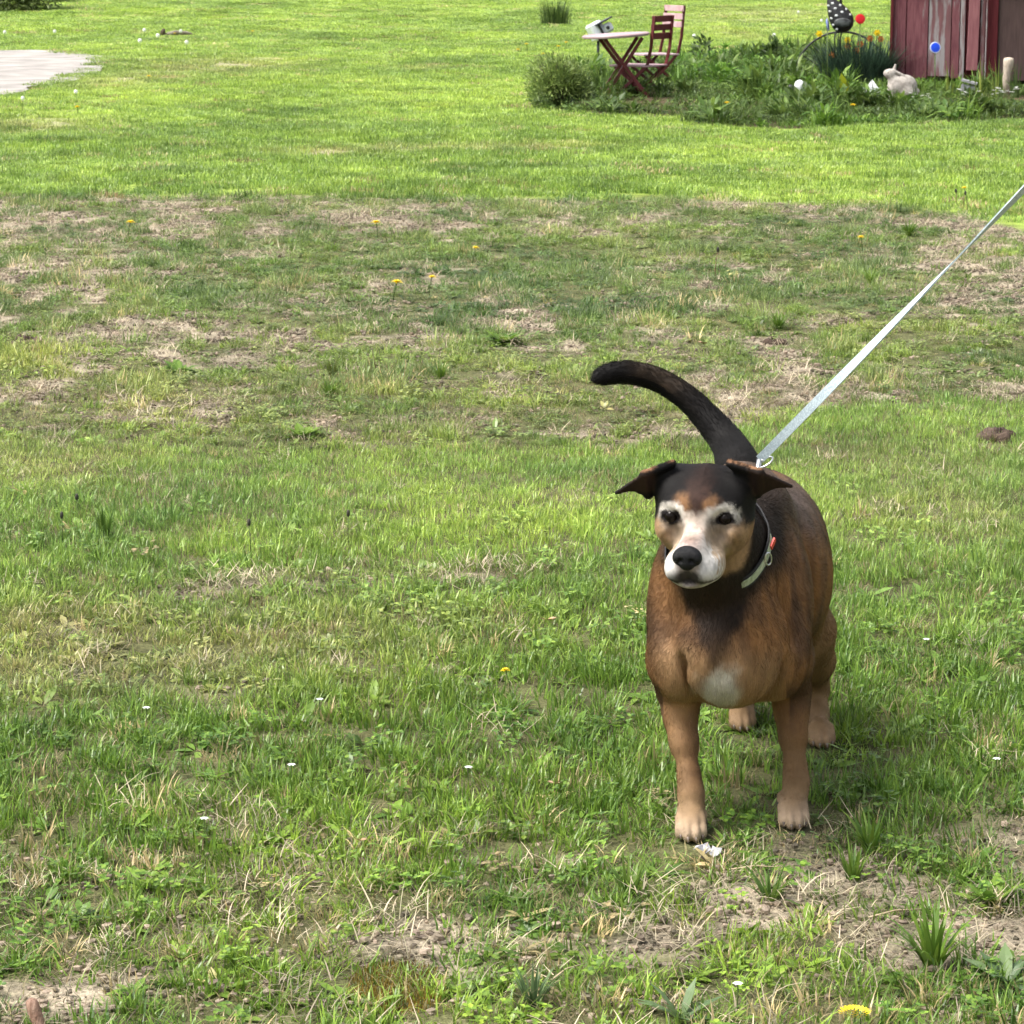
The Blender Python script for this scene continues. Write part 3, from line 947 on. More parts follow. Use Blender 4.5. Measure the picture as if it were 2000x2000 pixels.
    # eye sockets, lids
    for sg in (-1, 1):
        f.ell(HL(sg * 0.0410, 0.008, -0.001), (0.0155, 0.011, 0.0105), 0.010, HR, True)
        f.ell(HL(sg * 0.0410, -0.0085, -0.0005), (0.0170, 0.0135, 0.0135), 0.006, HR)
        f.ell(HL(sg * 0.0410, 0.0050, -0.0022), (0.0128, 0.0085, 0.0044), 0.003, HR, True)
    # ears: a raised base with the flap folded outwards
    def W2(u, v, Y): return W(u, v, Y)
    le = [W2(1314, 905, 4.150), W2(1258, 926, 4.135), W2(1203, 963, 4.150), W2(1236, 955, 4.155), W2(1266, 968, 4.175), W2(1306, 912, 4.215)]
    re = [W2(1424, 905, 4.120), W2(1484, 922, 4.095), W2(1547, 950, 4.110), W2(1512, 950, 4.12), W2(1480, 966, 4.14), W2(1440, 912, 4.19)]
    for e in (le, re):
        f.tri(e[0], e[1], e[4], 0.0040, 0.007)
        f.tri(e[1], e[3], e[4], 0.0034, 0.005)
        f.tri(e[1], e[2], e[3], 0.0028, 0.004)
        f.tri(e[0], e[5], e[1], 0.0040, 0.007)
        f.tri(e[5], e[1], e[4], 0.0038, 0.006)
    return f

def mixc(c, d, m):
    return c * (1 - m[:, None]) + np.array(d) * m[:, None]

BLACK = (0.0060, 0.0054, 0.0054); DKBR = (0.050, 0.030, 0.020); BROWN = (0.175, 0.090, 0.039); TAN = (0.205, 0.122, 0.056); FAWN = (0.34, 0.222, 0.132)
WHITE = (0.54, 0.525, 0.505); CREAM = (0.35, 0.275, 0.20); SADDLE_SHEEN = (0.105, 0.082, 0.070)

def tail_mask(P):
    T = np.array([t[0] for t in TAILS])[2:]
    m = np.full(len(P), 9.0)
    near = (P[:, 1] > 4.78) & (P[:, 2] > 0.40)
    m[near] = np.sqrt(((P[near][:, None] - T[None]) ** 2).sum(-1)).min(1)
    return smooth(0.100, 0.066, m)

def dog_colour(P, N):
    n = len(P)
    c = np.tile(np.array(BROWN), (n, 1))
    x, y, z = P.T
    ax = 0.342 + (y - 4.36) * 0.17                       # the dog's middle line
    dx = x - ax
    nz = fbm(x * 40, y * 25 + z * 40, 7, 3); n2 = fbm(x * 12 + z * 7, z * 12 + y * 6, 9, 3)
    # darker saddle with its grey sheen painted in, darker streaks on the shoulders
    c = mixc(c, SADDLE_SHEEN, smooth(0.42, 0.56, z + 0.10 * (n2 - 0.5)) * 0.72)
    c = mixc(c, DKBR, smooth(0.50, 0.72, n2) * 0.55 * smooth(0.22, 0.3, z))
    n3 = fbm(x * 34 + y * 20, z * 9, 19, 3)
    c = mixc(c, (0.26, 0.128, 0.046), smooth(0.48, 0.72, n3) * smooth(0.47, 0.40, z) * 0.75)
    c = mixc(c, (0.060, 0.034, 0.020), smooth(0.50, 0.28, n3) * smooth(0.22, 0.30, z) * 0.6)
    c = mixc(c, (0.17, 0.135, 0.122), smooth(0.30, 0.75, N[:, 0]) * smooth(0.38, 0.48, z) * smooth(4.44, 4.55, y) * 0.55)  # greyish highlight painted along the right-facing flank
    # lower chest tan, front of breast
    front = smooth(4.42, 4.30, y)
    c = mixc(c, (0.30, 0.185, 0.096), front * smooth(0.350, 0.290, z + 0.06 * (n2 - 0.5)) * smooth(0.125, 0.075, np.abs(dx)) * 0.85)
    # dark V from the neck down the middle of the chest
    vw = np.clip(0.001 + (z - 0.303) * 0.46, 0.0, 0.10)
    vm = smooth(vw + 0.020, vw - 0.004, np.abs(dx + 0.004) + 0.018 * (nz - 0.5)) * smooth(0.285, 0.31, z) * smooth(4.50, 4.36, y)
    c = mixc(c, (0.017, 0.012, 0.0095), vm * (0.55 + 0.38 * smooth(0.30, 0.37, z)))
    # white bib
    wc = W(1406, 1345, 4.23)
    wm = np.exp(-(((x - wc[0] + 0.02 * (n2 - 0.5)) / 0.042) ** 2 + ((z - wc[2] + 0.004) / 0.046) ** 2)) * front
    c = mixc(c, (0.48, 0.46, 0.39), smooth(0.25, 0.7, wm + 0.45 * (nz - 0.5)) * 0.85)
    # legs: brown above, fawn below, pale toes
    leg = smooth(0.20, 0.09, z + 0.05 * (n2 - 0.5))
    c = mixc(c, (0.160, 0.096, 0.046), leg * 0.9)
    c = mixc(c, (0.262, 0.175, 0.098), smooth(0.095, 0.035, z + 0.03 * (n2 - 0.5)) * 0.85)
    c = mixc(c, (0.41, 0.31, 0.22), smooth(0.050, 0.015, z) * 0.85)
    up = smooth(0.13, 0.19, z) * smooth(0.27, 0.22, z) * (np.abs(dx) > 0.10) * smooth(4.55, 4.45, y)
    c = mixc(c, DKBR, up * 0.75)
    leg_shade = smooth(0.05, 0.10, z) * smooth(0.20, 0.15, z) * smooth(4.6, 4.5, y) * smooth(0.30, 0.70, fbm(x * 55, z * 7, 23, 2))
    c = mixc(c, (0.12, 0.062, 0.030), leg_shade * 0.6)  # dark streaks paint shading onto the front legs
    hind = smooth(4.66, 4.75, y) * smooth(0.34, 0.20, z)
    c = mixc(c, TAN, hind * 0.7)
    # tail
    tl = tail_mask(P)
    c = mixc(c, BLACK, tl)
    T = np.array([t[0] for t in TAIL])
    dt = np.linalg.norm(P - T[4], axis=1)
    c = mixc(c, (0.075, 0.052, 0.034), tl * np.exp(-(dt / 0.05) ** 2) * (N[:, 2] > -0.2) * 0.8 * nz * 1.4)
    # head
    q = (P - HO) @ HR.T
    r, f, u = q.T
    w1 = fbm(r * 70 + 11, (u - f) * 70, 61, 3) - 0.5; w2 = fbm(r * 70 - 7, (u - f) * 70 + 31, 67, 3) - 0.5
    w3 = fbm(r * 420, (u - f) * 260, 71, 2) - 0.5
    r = r + 0.007 * w1 + 0.005 * w3; u = u + 0.007 * w2 * (np.abs(f) < 0.03) + 0.005 * w2 + 0.004 * w3
    ar = np.abs(r)
    head = smooth(-0.145, -0.115, f + 0.25 * np.clip(u + 0.03, -0.1, 0.1)) * smooth(4.26, 4.235, y) * smooth(-0.115, -0.098, u)
    hn = fbm(r * 90 + 5, (u + f) * 90, 13, 3) - 0.5
    h = np.tile(np.array(BLACK), (n, 1))
    h = mixc(h, (0.017, 0.009, 0.007), np.exp(-(r / 0.018) ** 2) * smooth(0.02, 0.05, u) * 0.9)      # browner down the middle
    # lower face
    low = smooth(0.004, -0.010, u + 0.05 * np.clip(ar - 0.055, 0, 1) + 0.004 * hn - 0.1 * np.clip(0.012 - np.abs(ar - 0.041), 0, 1))
    lowc = np.tile(np.array((0.27, 0.172, 0.090)), (n, 1))
    lowc = mixc(lowc, (0.19, 0.105, 0.043), smooth(0.045, 0.080, ar) * smooth(-0.02, -0.05, f) * 0.8)
    lowc = mixc(lowc, CREAM, smooth(0.060, 0.034, ar) * smooth(-0.045, -0.005, f) * 0.85)
    muz = smooth(0.012, 0.050, f + 0.10 * hn - 0.25 * np.clip(u + 0.055, 0, 0.1))
    lowc = mixc(lowc, WHITE, muz * 0.92)
    br = smooth(0.021, 0.010, ar) * smooth(-0.03, -0.01, u * 0 + f)
    lowc = mixc(lowc, (0.37, 0.295, 0.27), br * smooth(0.03, -0.01, u) * 0.8)
    lowc = mixc(lowc, (0.24, 0.19, 0.15), np.exp(-((ar - 0.030) / 0.016) ** 2 - ((u + 0.026) / 0.012) ** 2) * 0.55)
    brn = np.exp(-(r / 0.013) ** 2 - ((f - 0.060) / 0.017) ** 2) * smooth(-0.05, -0.035, u)
    lowc = mixc(lowc, (0.13, 0.07, 0.048), brn * 0.85)
    lowc = mixc(lowc, (0.14, 0.12, 0.10), smooth(0.008, 0.0, np.abs(ar - 0.041) * 0.6 + np.abs(u + 0.013)) * 0.35)
    lowc = mixc(lowc, (0.26, 0.25, 0.20), smooth(-0.083, -0.090, u) * smooth(0.0, 0.03, f) * 0.4)  # grey-green shade painted on the chin
    h = h * (1 - low[:, None]) + lowc * low[:, None]
    # brows: pale arc over each eye with tan above it, dark peak between
    de = np.sqrt(((ar - 0.037) / 1.18) ** 2 + (u + 0.004) ** 2)
    arc = smooth(0.010, 0.015, de) * smooth(0.031, 0.022, de + 0.008 * hn + 0.10 * np.clip(ar - 0.050, 0, 1)) * smooth(-0.012, 0.0, u) * smooth(-0.07, -0.05, f) * smooth(0.066, 0.058, ar)
    tanb = 0.8 * smooth(0.024, 0.005, np.sqrt(((ar - 0.021) / 0.9) ** 2 + (u - 0.019) ** 2) + 0.012 * hn) * smooth(-0.07, -0.04, f) * smooth(-0.005, 0.01, u)
    h = mixc(h, (0.24, 0.125, 0.058), tanb * smooth(0.047, 0.035, u) * 0.95)
    h = mixc(h, (0.58, 0.54, 0.48), arc)
    inner = smooth(0.030, 0.012, ar) * smooth(0.018, 0.004, u) * smooth(-0.03, -0.005, u)
    h = mixc(h, (0.37, 0.305, 0.255), inner * 0.8)
    pk = smooth(0.006, -0.004, ar - np.clip((u - 0.002) * 0.42, 0, 0.030)) * smooth(0.0, 0.008, u) * smooth(0.058, 0.032, u)
    h = mixc(h, (0.034, 0.017, 0.012), pk * 0.92)
    # black temples behind the eyes
    tm = smooth(0.054, 0.060, ar + 0.01 * hn) * smooth(-0.022, -0.012, u + 0.01 * hn)
    h = mixc(h, BLACK, tm * smooth(-0.012, -0.030, f))
    # eye rims
    ds_ = np.sqrt(((ar - 0.0405) / 1.4) ** 2 + (u + 0.004) ** 2)
    h = mixc(h, (0.10, 0.085, 0.075), smooth(0.022, 0.010, ds_) * 0.55 * (f > -0.03) * smooth(0.010, 0.0, u))
    dr = np.sqrt(((ar - 0.0405) / 1.45) ** 2 + (u + 0.0005 - 0.12 * (ar - 0.04)) ** 2)
    h = mixc(h, (0.010, 0.008, 0.008), smooth(0.0128, 0.0090, dr) * (f > -0.03))
    h = mixc(h, (0.02, 0.016, 0.015), smooth(0.006, 0.002, np.abs((ar - 0.026) * 0.7 + (u + 0.008))) * (ar > 0.022) * (ar < 0.034) * smooth(0.006, 0.0, np.abs(u + 0.005)) * 0.6)
    # lips
    lp = np.exp(-((u + 0.0815) / 0.0035) ** 2) * (f > 0.03) * smooth(0.046, 0.030, ar)
    h = mixc(h, (0.022, 0.018, 0.018), np.clip(lp * 1.2, 0, 0.92))
    lp2 = np.exp(-(r / (0.010 + 0.9 * np.clip(-0.060 - u, 0, 0.02))) ** 2 - ((u + 0.072) / 0.012) ** 2) * (f > 0.065)
    h = mixc(h, (0.020, 0.017, 0.017), np.clip(lp2 * 1.5, 0, 0.95))
    # ears
    ear = (smooth(0.066, 0.078, ar) * smooth(0.020, 0.030, u)) + smooth(0.072, 0.078, u)
    ear = np.clip(ear, 0, 1)
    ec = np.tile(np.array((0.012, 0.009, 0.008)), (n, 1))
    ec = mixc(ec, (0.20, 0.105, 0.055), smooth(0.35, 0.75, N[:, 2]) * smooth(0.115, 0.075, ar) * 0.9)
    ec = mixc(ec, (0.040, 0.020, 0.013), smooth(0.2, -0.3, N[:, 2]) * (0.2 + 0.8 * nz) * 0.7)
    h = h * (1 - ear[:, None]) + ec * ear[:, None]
    c = c * (1 - head[:, None]) + h * head[:, None]
    # dark collar of fur behind the cheeks and under the chin
    nk = (1 - head) * smooth(4.44, 4.34, y) * smooth(0.40, 0.455, z + 0.02 * (n2 - 0.5)) * smooth(0.125, 0.095, np.abs(dx + 0.015))
    c = mixc(c, (0.022, 0.017, 0.014), nk * 0.92)
    fn = fbm(q[:, 0] * 300, (q[:, 2] - q[:, 1]) * 160, 83, 2)
    c *= 1 + head[:, None] * (0.75 * (fn - 0.5))[:, None]
    c *= (0.72 + 0.56 * nz)[:, None]
    return np.clip(c, 0.004, 0.9), head

def dog_flow(P, head):
    x, y, z = P.T
    n = len(P)
    fl = np.tile(np.array([0.10, 0.85, -0.5]), (n, 1))
    down = smooth(0.26, 0.18, z)[:, None]
    fl = fl * (1 - down) + np.array([0, 0.15, -1.0]) * down
    ch = (smooth(4.42, 4.30, y) * smooth(0.22, 0.26, z))[:, None]
    fl = fl * (1 - ch) + np.array([0, 0.25, -1.0]) * ch
    q = (P - HO) @ HR.T
    hf = (-Hf + Hu * 0.25)[None] + Hr[None] * (np.sign(q[:, :1]) * 0.5)
    fl = fl * (1 - head[:, None]) + hf * head[:, None]
    T = np.array([t[0] for t in TAIL])
    tl = tail_mask(P)
    if tl.any():
        i = np.argmin(((P[:, None] - T[None]) ** 2).sum(-1), 1)
        d = T[np.minimum(i + 1, len(T) - 1)] - T[np.maximum(i - 1, 0)]
        d /= np.linalg.norm(d, axis=1, keepdims=True)
        fl = fl * (1 - tl[:, None]) + d * tl[:, None]
    return fl

def fur_mat(name, attr, rough=0.55, sheen=0.25, spec=0.35):
    m, nt, bs = new_mat(name)
    at = node(nt, 'ShaderNodeAttribute', _attribute_name=attr)
    nt.links.new(at.outputs['Color'], bs.inputs['Base Color'])
    bs.inputs['Roughness'].default_value = rough
    bs.inputs['Specular IOR Level'].default_value = spec
    return m

def build_dog():
    root = thing('dog', 'stocky brown dog with black head, white muzzle and raised tail on a leash', 'dog', (0.37, 4.5, 0))
    inv = np.array([0.37, 4.5, 0.0])
    f = build_dog_field()
    V, F = surface_nets(f)
    # keep the largest connected shell only (drops specks)
    N = vnormals(V, F)
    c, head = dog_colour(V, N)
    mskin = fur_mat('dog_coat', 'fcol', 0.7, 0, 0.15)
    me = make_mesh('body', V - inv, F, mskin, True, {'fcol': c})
    link('body', me, root)
    # fur
    Nh = 230000
    tris = np.concatenate([F[:, [0, 1, 2]], F[:, [0, 2, 3]]])
    A, B, C = V[tris[:, 0]], V[tris[:, 1]], V[tris[:, 2]]
    area = np.linalg.norm(np.cross(B - A, C - A), axis=1)
    hw = head[tris[:, 0]]
    wgt = area * (1 + 2.2 * hw)
    ti = rng.choice(len(tris), Nh, p=wgt / wgt.sum())
    a, b = rng.random(Nh), rng.random(Nh)
    s = a + b > 1; a[s], b[s] = 1 - a[s], 1 - b[s]
    w = np.stack([1 - a - b, a, b], -1)
    def ip(arr): return (arr[tris[ti]] * (w[..., None] if arr.ndim == 2 else w)).sum(1)
    P, Nn = ip(V), ip(N)
    Nn /= np.linalg.norm(Nn, axis=1, keepdims=True) + 1e-9
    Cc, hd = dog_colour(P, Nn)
    q = (P - HO) @ HR.T
    eye = np.minimum(np.linalg.norm((q - np.array([0.041, 0.006, 0])) * [0.75, 1, 1], axis=1), np.linalg.norm((q - np.array([-0.041, 0.006, 0])) * [0.75, 1, 1], axis=1))
    nose = np.linalg.norm((q - np.array([0, 0.090, -0.042])) * [1, 1, 1], axis=1)
    keep = (eye > 0.0125) & (nose > 0.0215)
    P, Nn, Cc, hd, q = P[keep], Nn[keep], Cc[keep], hd[keep], q[keep]
    Nh = len(P)
    fl = dog_flow(P, hd)
    fl += rng.normal(0, 0.11, fl.shape)
    fl -= Nn * (fl * Nn).sum(1, keepdims=True)
    fl /= np.linalg.norm(fl, axis=1, keepdims=True) + 1e-9
    ln = 0.0085 * (1 - hd) + 0.0050 * hd
    ln *= 1 - 0.55 * hd * smooth(-0.02, 0.04, q[:, 1])
    ln = np.where(P[:, 2] < 0.2, 0.0050, ln)
    ln = np.where(P[:, 2] < 0.045, 0.0035, ln)
    tl = tail_mask(P)
    ln = ln + 0.002 * tl
    ln = np.where((np.abs(q[:, 0]) > 0.074) & (q[:, 2] > 0.02) & (hd > 0.3), 0.0026, ln)
    ln *= rng.uniform(0.6, 1.25, Nh)
    K = 4
    pts = np.zeros((Nh, K, 3))
    ds = fl * 0.95 + Nn * (0.20 + 0.16 * (1 - hd))[:, None]
    de_ = fl * 1.0 + Nn * (0.05 + 0.05 * (1 - hd))[:, None]
    p = P - Nn * 0.0006
    for k in range(K):
        t = k / (K - 1)
        pts[:, k] = p
        d = ds * (1 - t) + de_ * t
        p = p + d * (ln / (K - 1))[:, None]
    hc = bpy.data.hair_curves.new('fur')
    hc.add_curves([K] * Nh)
    hc.attributes['position'].data.foreach_set('vector', (pts - inv).astype(np.float32).ravel())
    ra = hc.attributes.get('radius') or hc.attributes.new('radius', 'FLOAT', 'POINT')
    ra.data.foreach_set('value', np.tile(np.array([0.00022, 0.00020, 0.00015, 0.00004], np.float32), Nh))
    ca = hc.attributes.new('hcol', 'FLOAT_COLOR', 'CURVE')
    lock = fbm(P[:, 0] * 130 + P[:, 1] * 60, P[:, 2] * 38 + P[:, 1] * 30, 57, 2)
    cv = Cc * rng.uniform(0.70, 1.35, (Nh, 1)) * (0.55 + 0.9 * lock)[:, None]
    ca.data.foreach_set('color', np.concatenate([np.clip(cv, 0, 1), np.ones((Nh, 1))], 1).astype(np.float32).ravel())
    hc.materials.append(fur_mat('dog_hair', 'hcol', 0.5, 0, 0.14))
    link('fur', hc, root)
    # eyes
    me_, nt, bs = new_mat('dog_eye')
    tc = node(nt, 'ShaderNodeTexCoord')
    bs.inputs['Base Color'].default_value = (0.006, 0.004, 0.003, 1)
    bs.inputs['Roughness'].default_value = 0.10
    bs.inputs['Specular IOR Level'].default_value = 0.13
    for sg in (-1, 1):
        mb = MB().ell((0, 0, 0), (0.0102, 0.0102, 0.0102), 20, 14)
        mb.build('eye', me_, root, True, HL(sg * 0.0406, -0.0032, -0.0008) - inv)
    # nose leather
    nf = Field(HL(0, 0.093, -0.04) - 0.05, HL(0, 0.093, -0.04) + 0.05, 0.0016)
    nf.ell(HL(0, 0.0870, -0.0365), (0.0185, 0.0135, 0.0125), 0.006, HR)
    nf.ell(HL(0, 0.0900, -0.0485), (0.0125, 0.0105, 0.0120), 0.008, HR)
    for sg in (-1, 1):
        nf.ell(HL(sg * 0.0125, 0.0885, -0.0420), (0.0095, 0.0105, 0.0105), 0.005, HR)
        nf.ell(HL(sg * 0.0085, 0.1015, -0.0445), (0.0042, 0.0055, 0.0036), 0.003, HR, True)
        nf.cone(HL(sg * 0.0095, 0.0995, -0.0465), HL(sg * 0.0205, 0.0930, -0.0500), 0.0018, 0.0014, 0.002, True)
    nf.cone(HL(0, 0.1025, -0.0400), HL(0, 0.1015, -0.0600), 0.0011, 0.0011, 0.0015, True)
    Vn, Fn = surface_nets(nf)
    mn = noise_mat('dog_nose', (0.005, 0.005, 0.006), (0.011, 0.011, 0.012), 300, 0.42, 0.35, 900, spec=0.18)
    link('nose', make_mesh('nose', Vn - inv, Fn, mn, True), root)
    # claws
    mclaw = noise_mat('claw_dark', (0.012, 0.011, 0.010), (0.03, 0.026, 0.022), 60, 0.35)
    mclawp = noise_mat('claw_pale', (0.10, 0.075, 0.06), (0.18, 0.14, 0.11), 60, 0.4)
    for nm, base in LEGS.items():
        for k, (ox, oy) in enumerate(((-0.0215, -0.034), (-0.0080, -0.048), (0.0085, -0.048), (0.0220, -0.034))):
            p0 = base + np.array([ox * (0.79 if nm[0] == 'f' else 0.75), oy + 0.004, -0.005]) - inv
            MB().tube([p0, p0 + np.array([0, -0.005, -0.002]), p0 + np.array([0, -0.009, -0.008])], [0.0030, 0.0026, 0.0007], 6).build('claw', mclawp, root, True)
    for (u, v, Y) in ((1377, 1601, 4.30), (1521, 1567, 4.365)):
        p0 = W(u, v, Y) - inv
        MB().tube([p0, p0 + np.array([0.001, -0.003, -0.007]), p0 + np.array([0, -0.003, -0.014])], [0.0038, 0.0034, 0.001], 6).build('claw', mclaw, root, True)
    return root, f, inv
DOG, DOGF, DOGO = build_dog()

# ------------------------------------------------------------------ collar and leash
def field_at(P):
    i = np.clip(np.round((P - DOGF.lo) / DOGF.h).astype(int), 0, DOGF.n - 1)
    return DOGF.a[i[..., 0], i[..., 1], i[..., 2]]

CA, CB_, CC_ = W(1387, 1168, 4.215), W(1478, 1060, 4.28), W(1440, 930, 4.40)
def build_collar():
    c = (CA + CC_) / 2
    ax = np.cross(CA - CC_, CB_ - CC_); ax /= np.linalg.norm(ax)
    e1 = (CA - c) / np.linalg.norm(CA - c); e2 = np.cross(ax, e1)
    n, wd = 72, 0.012
    rows = []
    for k in range(n):
        an = 2 * math.pi * k / n
        d = e1 * math.cos(an) + e2 * math.sin(an)
        rr = []
        for s in (0,):
            r = 0.02
            while r < 0.105 and field_at(c + ax * s * wd + d * r) < 0.003: r += 0.0015
            rr.append(r)
        rows.append((d, max(rr)))
    R = np.array([r for _, r in rows])
    for _ in range(3): R = (np.roll(R, 1) + 2 * R + np.roll(R, -1)) / 4
    root = thing('collar', 'pale green webbing collar with black backing round the dog\'s neck', 'collar', c)
    def band(half, off, thick, ks, name, mat):
        vs, fs = [], []
        for k in ks:
            d = rows[k % n][0]; r = R[k % n] + off
            for (s, t) in ((-half, 0), (half, 0), (half, thick), (-half, thick)): vs.append(ax * s + d * (r + t))
        m = len(ks)
        closed = m == n
        for i in range(m if closed else m - 1):
            j = (i + 1) % m
            for q in range(4): fs.append((i * 4 + q, i * 4 + (q + 1) % 4, j * 4 + (q + 1) % 4, j * 4 + q))
        if not closed: fs += [(0, 1, 2, 3), ((m - 1) * 4 + 3, (m - 1) * 4 + 2, (m - 1) * 4 + 1, (m - 1) * 4)]
        return link(name, make_mesh(name, vs, fs, mat, False), root)
    mb = noise_mat('collar_black', (0.012, 0.012, 0.014), (0.03, 0.03, 0.032), 300, 0.7, 0.4, 900)
    mg = noise_mat('collar_green', (0.30, 0.36, 0.22), (0.50, 0.56, 0.40), 160, 0.5, 0.4, 900)
    band(0.0125, 0.000, 0.0022, list(range(n)), 'backing', mb)
    band(0.0065, 0.0022, 0.0012, list(range(-18, 19)), 'reflective_strip', mg)
    # find the angle nearest the right side of the picture
    ang = [float((d * r) @ np.array([1.0, -0.5, 0.0])) for d, r in rows]
    kr = int(np.argmax(ang))
    sgn = 1 if rows[(kr + 3) % n][0][2] > rows[kr][0][2] else -1
    ms = noise_mat('steel', (0.55, 0.56, 0.58), (0.75, 0.76, 0.78), 80, 0.28, metallic=1.0)
    mr = noise_mat('red_plastic', (0.55, 0.04, 0.03), (0.65, 0.07, 0.05), 60, 0.4)
    d, r = rows[kr][0], R[kr] + 0.006
    pts = [d * r + ax * 0.013 * math.cos(t) + np.cross(ax, d) * 0.007 * math.sin(t) for t in np.linspace(0, 2 * math.pi, 20)]
    MB().tube(pts, 0.0016, 6, False).build('buckle_ring', ms, root, True)
    k2 = (kr + sgn * 4) % n
    d, r = rows[k2][0], R[k2] + 0.0045
    x, y = ax, np.cross(ax, d)
    vs = [d * r + x * a + y * b for a, b in ((-.004, -.009), (.004, -.009), (.004, .009), (-.004, .009))]
    vs += [q + d * 0.003 for q in vs]
    link('tag', make_mesh('tag', vs, [(0, 3, 2, 1), (4, 5, 6, 7), (0, 1, 5, 4), (1, 2, 6, 5), (2, 3, 7, 6), (3, 0, 4, 7)], mr), root)
    return c, rows, R, n, ax
COLLAR = build_collar()

def leash_mat():
    m, nt, bs = new_mat('leash_webbing')
    L = nt.links
    uv = node(nt, 'ShaderNodeAttribute', _attribute_name='luv')
    mp = node(nt, 'ShaderNodeMapping'); mp.inputs['Scale'].default_value = (420, 420, 1)
    L.new(uv.outputs['Vector'], mp.inputs[0])
    vo = node(nt, 'ShaderNodeTexVoronoi', Scale=1.0)
    L.new(mp.outputs[0], vo.inputs['Vector'])
    cr = node(nt, 'ShaderNodeValToRGB')
    cr.color_ramp.elements[0].position = 0.25; cr.color_ramp.elements[1].position = 0.62
    cr.color_ramp.elements[0].color = (0.60, 0.70, 0.74, 1); cr.color_ramp.elements[1].color = (0.40, 0.49, 0.55, 1)
    L.new(vo.outputs['Distance'], cr.inputs[0])
    L.new(cr.outputs[0], bs.inputs['Base Color'])
    bs.inputs['Roughness'].default_value = 0.55
    wv = node(nt, 'ShaderNodeTexWave', Scale=2.2)
    L.new(mp.outputs[0], wv.inputs['Vector'])
    bp = node(nt, 'ShaderNodeBump', Strength=0.25, Distance=0.001)
    L.new(wv.outputs[0], bp.inputs['Height']); L.new(bp.outputs[0], bs.inputs['Normal'])
    return m

def build_leash():
    A = W(1484, 897, 4.37)
    E = W(2000, 366, 4.02)
    H2 = E + (E - A) * 0.55
    root = thing('leash', 'pale blue speckled webbing leash pulled taut up to the right from the dog', 'leash', A)
    n = 90
    ts = np.linspace(0, 1, n)
    P = np.stack([(1 - t) ** 2 * A + 2 * t * (1 - t) * ((A + H2) / 2 + np.array([0.0, 0, -0.006])) + t * t * H2 for t in ts])
    d = (H2 - A) / np.linalg.norm(H2 - A)
    side = np.cross(d, [0, -1, 0.2]); side /= np.linalg.norm(side)
    nrm = np.cross(side, d)
    tw = np.radians(np.interp(ts, [0, 0.16, 0.33, 0.40, 0.48, 0.65, 1.0], [2, 22, 55, 70, 92, 128, 150]))
    vs, fs, luv = [], [], []
    w, th = 0.0072, 0.0011
    for i in range(n):
        s_ = side * math.cos(tw[i]) + nrm * math.sin(tw[i]); q = np.cross(s_, d)
        for (a, b) in ((-1, -1), (1, -1), (1, 1), (-1, 1)):
            vs.append(P[i] - A + s_ * a * w + q * b * th); luv.append((a * w + 0.05, ts[i] * np.linalg.norm(H2 - A), 0))
    for i in range(n - 1):
        for k in range(4): fs.append((i * 4 + k, (i + 1) * 4 + k, (i + 1) * 4 + (k + 1) % 4, i * 4 + (k + 1) % 4))
    fs += [(0, 1, 2, 3), ((n - 1) * 4 + 3, (n - 1) * 4 + 2, (n - 1) * 4 + 1, (n - 1) * 4)]
    me = make_mesh('strap', vs, fs, leash_mat(), False, {'luv': np.array(luv)})
    link('strap', me, root)
    # hand loop
    hl = [H2 - A + d * 0.13 * (1 - math.cos(t)) * 0.5 + nrm * 0.035 * math.sin(t) for t in np.linspace(0, 2 * math.pi, 24)]
    MB().tube(hl, 0.005, 6, False).build('hand_loop', bpy.data.materials['leash_webbing'], root, True)
    ms = bpy.data.materials['steel']
    # clip between leash and collar
    c, rows, R, nn, ax = COLLAR
    tgt = max(range(nn), key=lambda k: -np.linalg.norm(c + rows[k][0] * R[k] - A))
    B = c + rows[tgt][0] * (R[tgt] + 0.006)
    MB().tube([np.zeros(3), (B - A) * 0.3 + np.array([0.003, -0.002, 0]), (B - A) * 0.7, (B - A)], [0.0045, 0.004, 0.003, 0.003], 8).build('snap_hook', ms, root, True)
    pts = [np.array([0.008, -0.004, -0.004]) + np.array([0.012 * math.cos(t), 0.002 * math.sin(t), 0.006 * math.sin(t) + 0.006 * math.cos(t)]) for t in np.linspace(0, 2 * math.pi, 18)]
    MB().tube(pts, 0.0019, 6, False).build('ring', ms, root, True)
build_leash()

# ------------------------------------------------------------------ background: bistro set, shed, bed, ornaments
def gz(p): return np.array([p[0], p[1], float(gh(p[0], p[1]))])

M_PINK = noise_mat('faded_red_paint', (0.20, 0.060, 0.062), (0.27, 0.10, 0.10), 12, 0.55, 0.1, 60)
M_TOP = noise_mat('lit_pink_paint', (0.36, 0.25, 0.27), (0.43, 0.32, 0.34), 9, 0.45, 0.1, 60)  # light put into the colour of the table top and far seat
M_MAROON = noise_mat('shaded_maroon_paint', (0.085, 0.012, 0.014), (0.13, 0.022, 0.024), 12, 0.5, 0.1, 60)  # dark tone paints the near chair's unlit back; legs share it
M_SLATP = noise_mat('lit_slat_paint', (0.40, 0.24, 0.26), (0.52, 0.36, 0.38), 14, 0.55, 0.1, 60)  # pink of the lit slats, light put into the colour

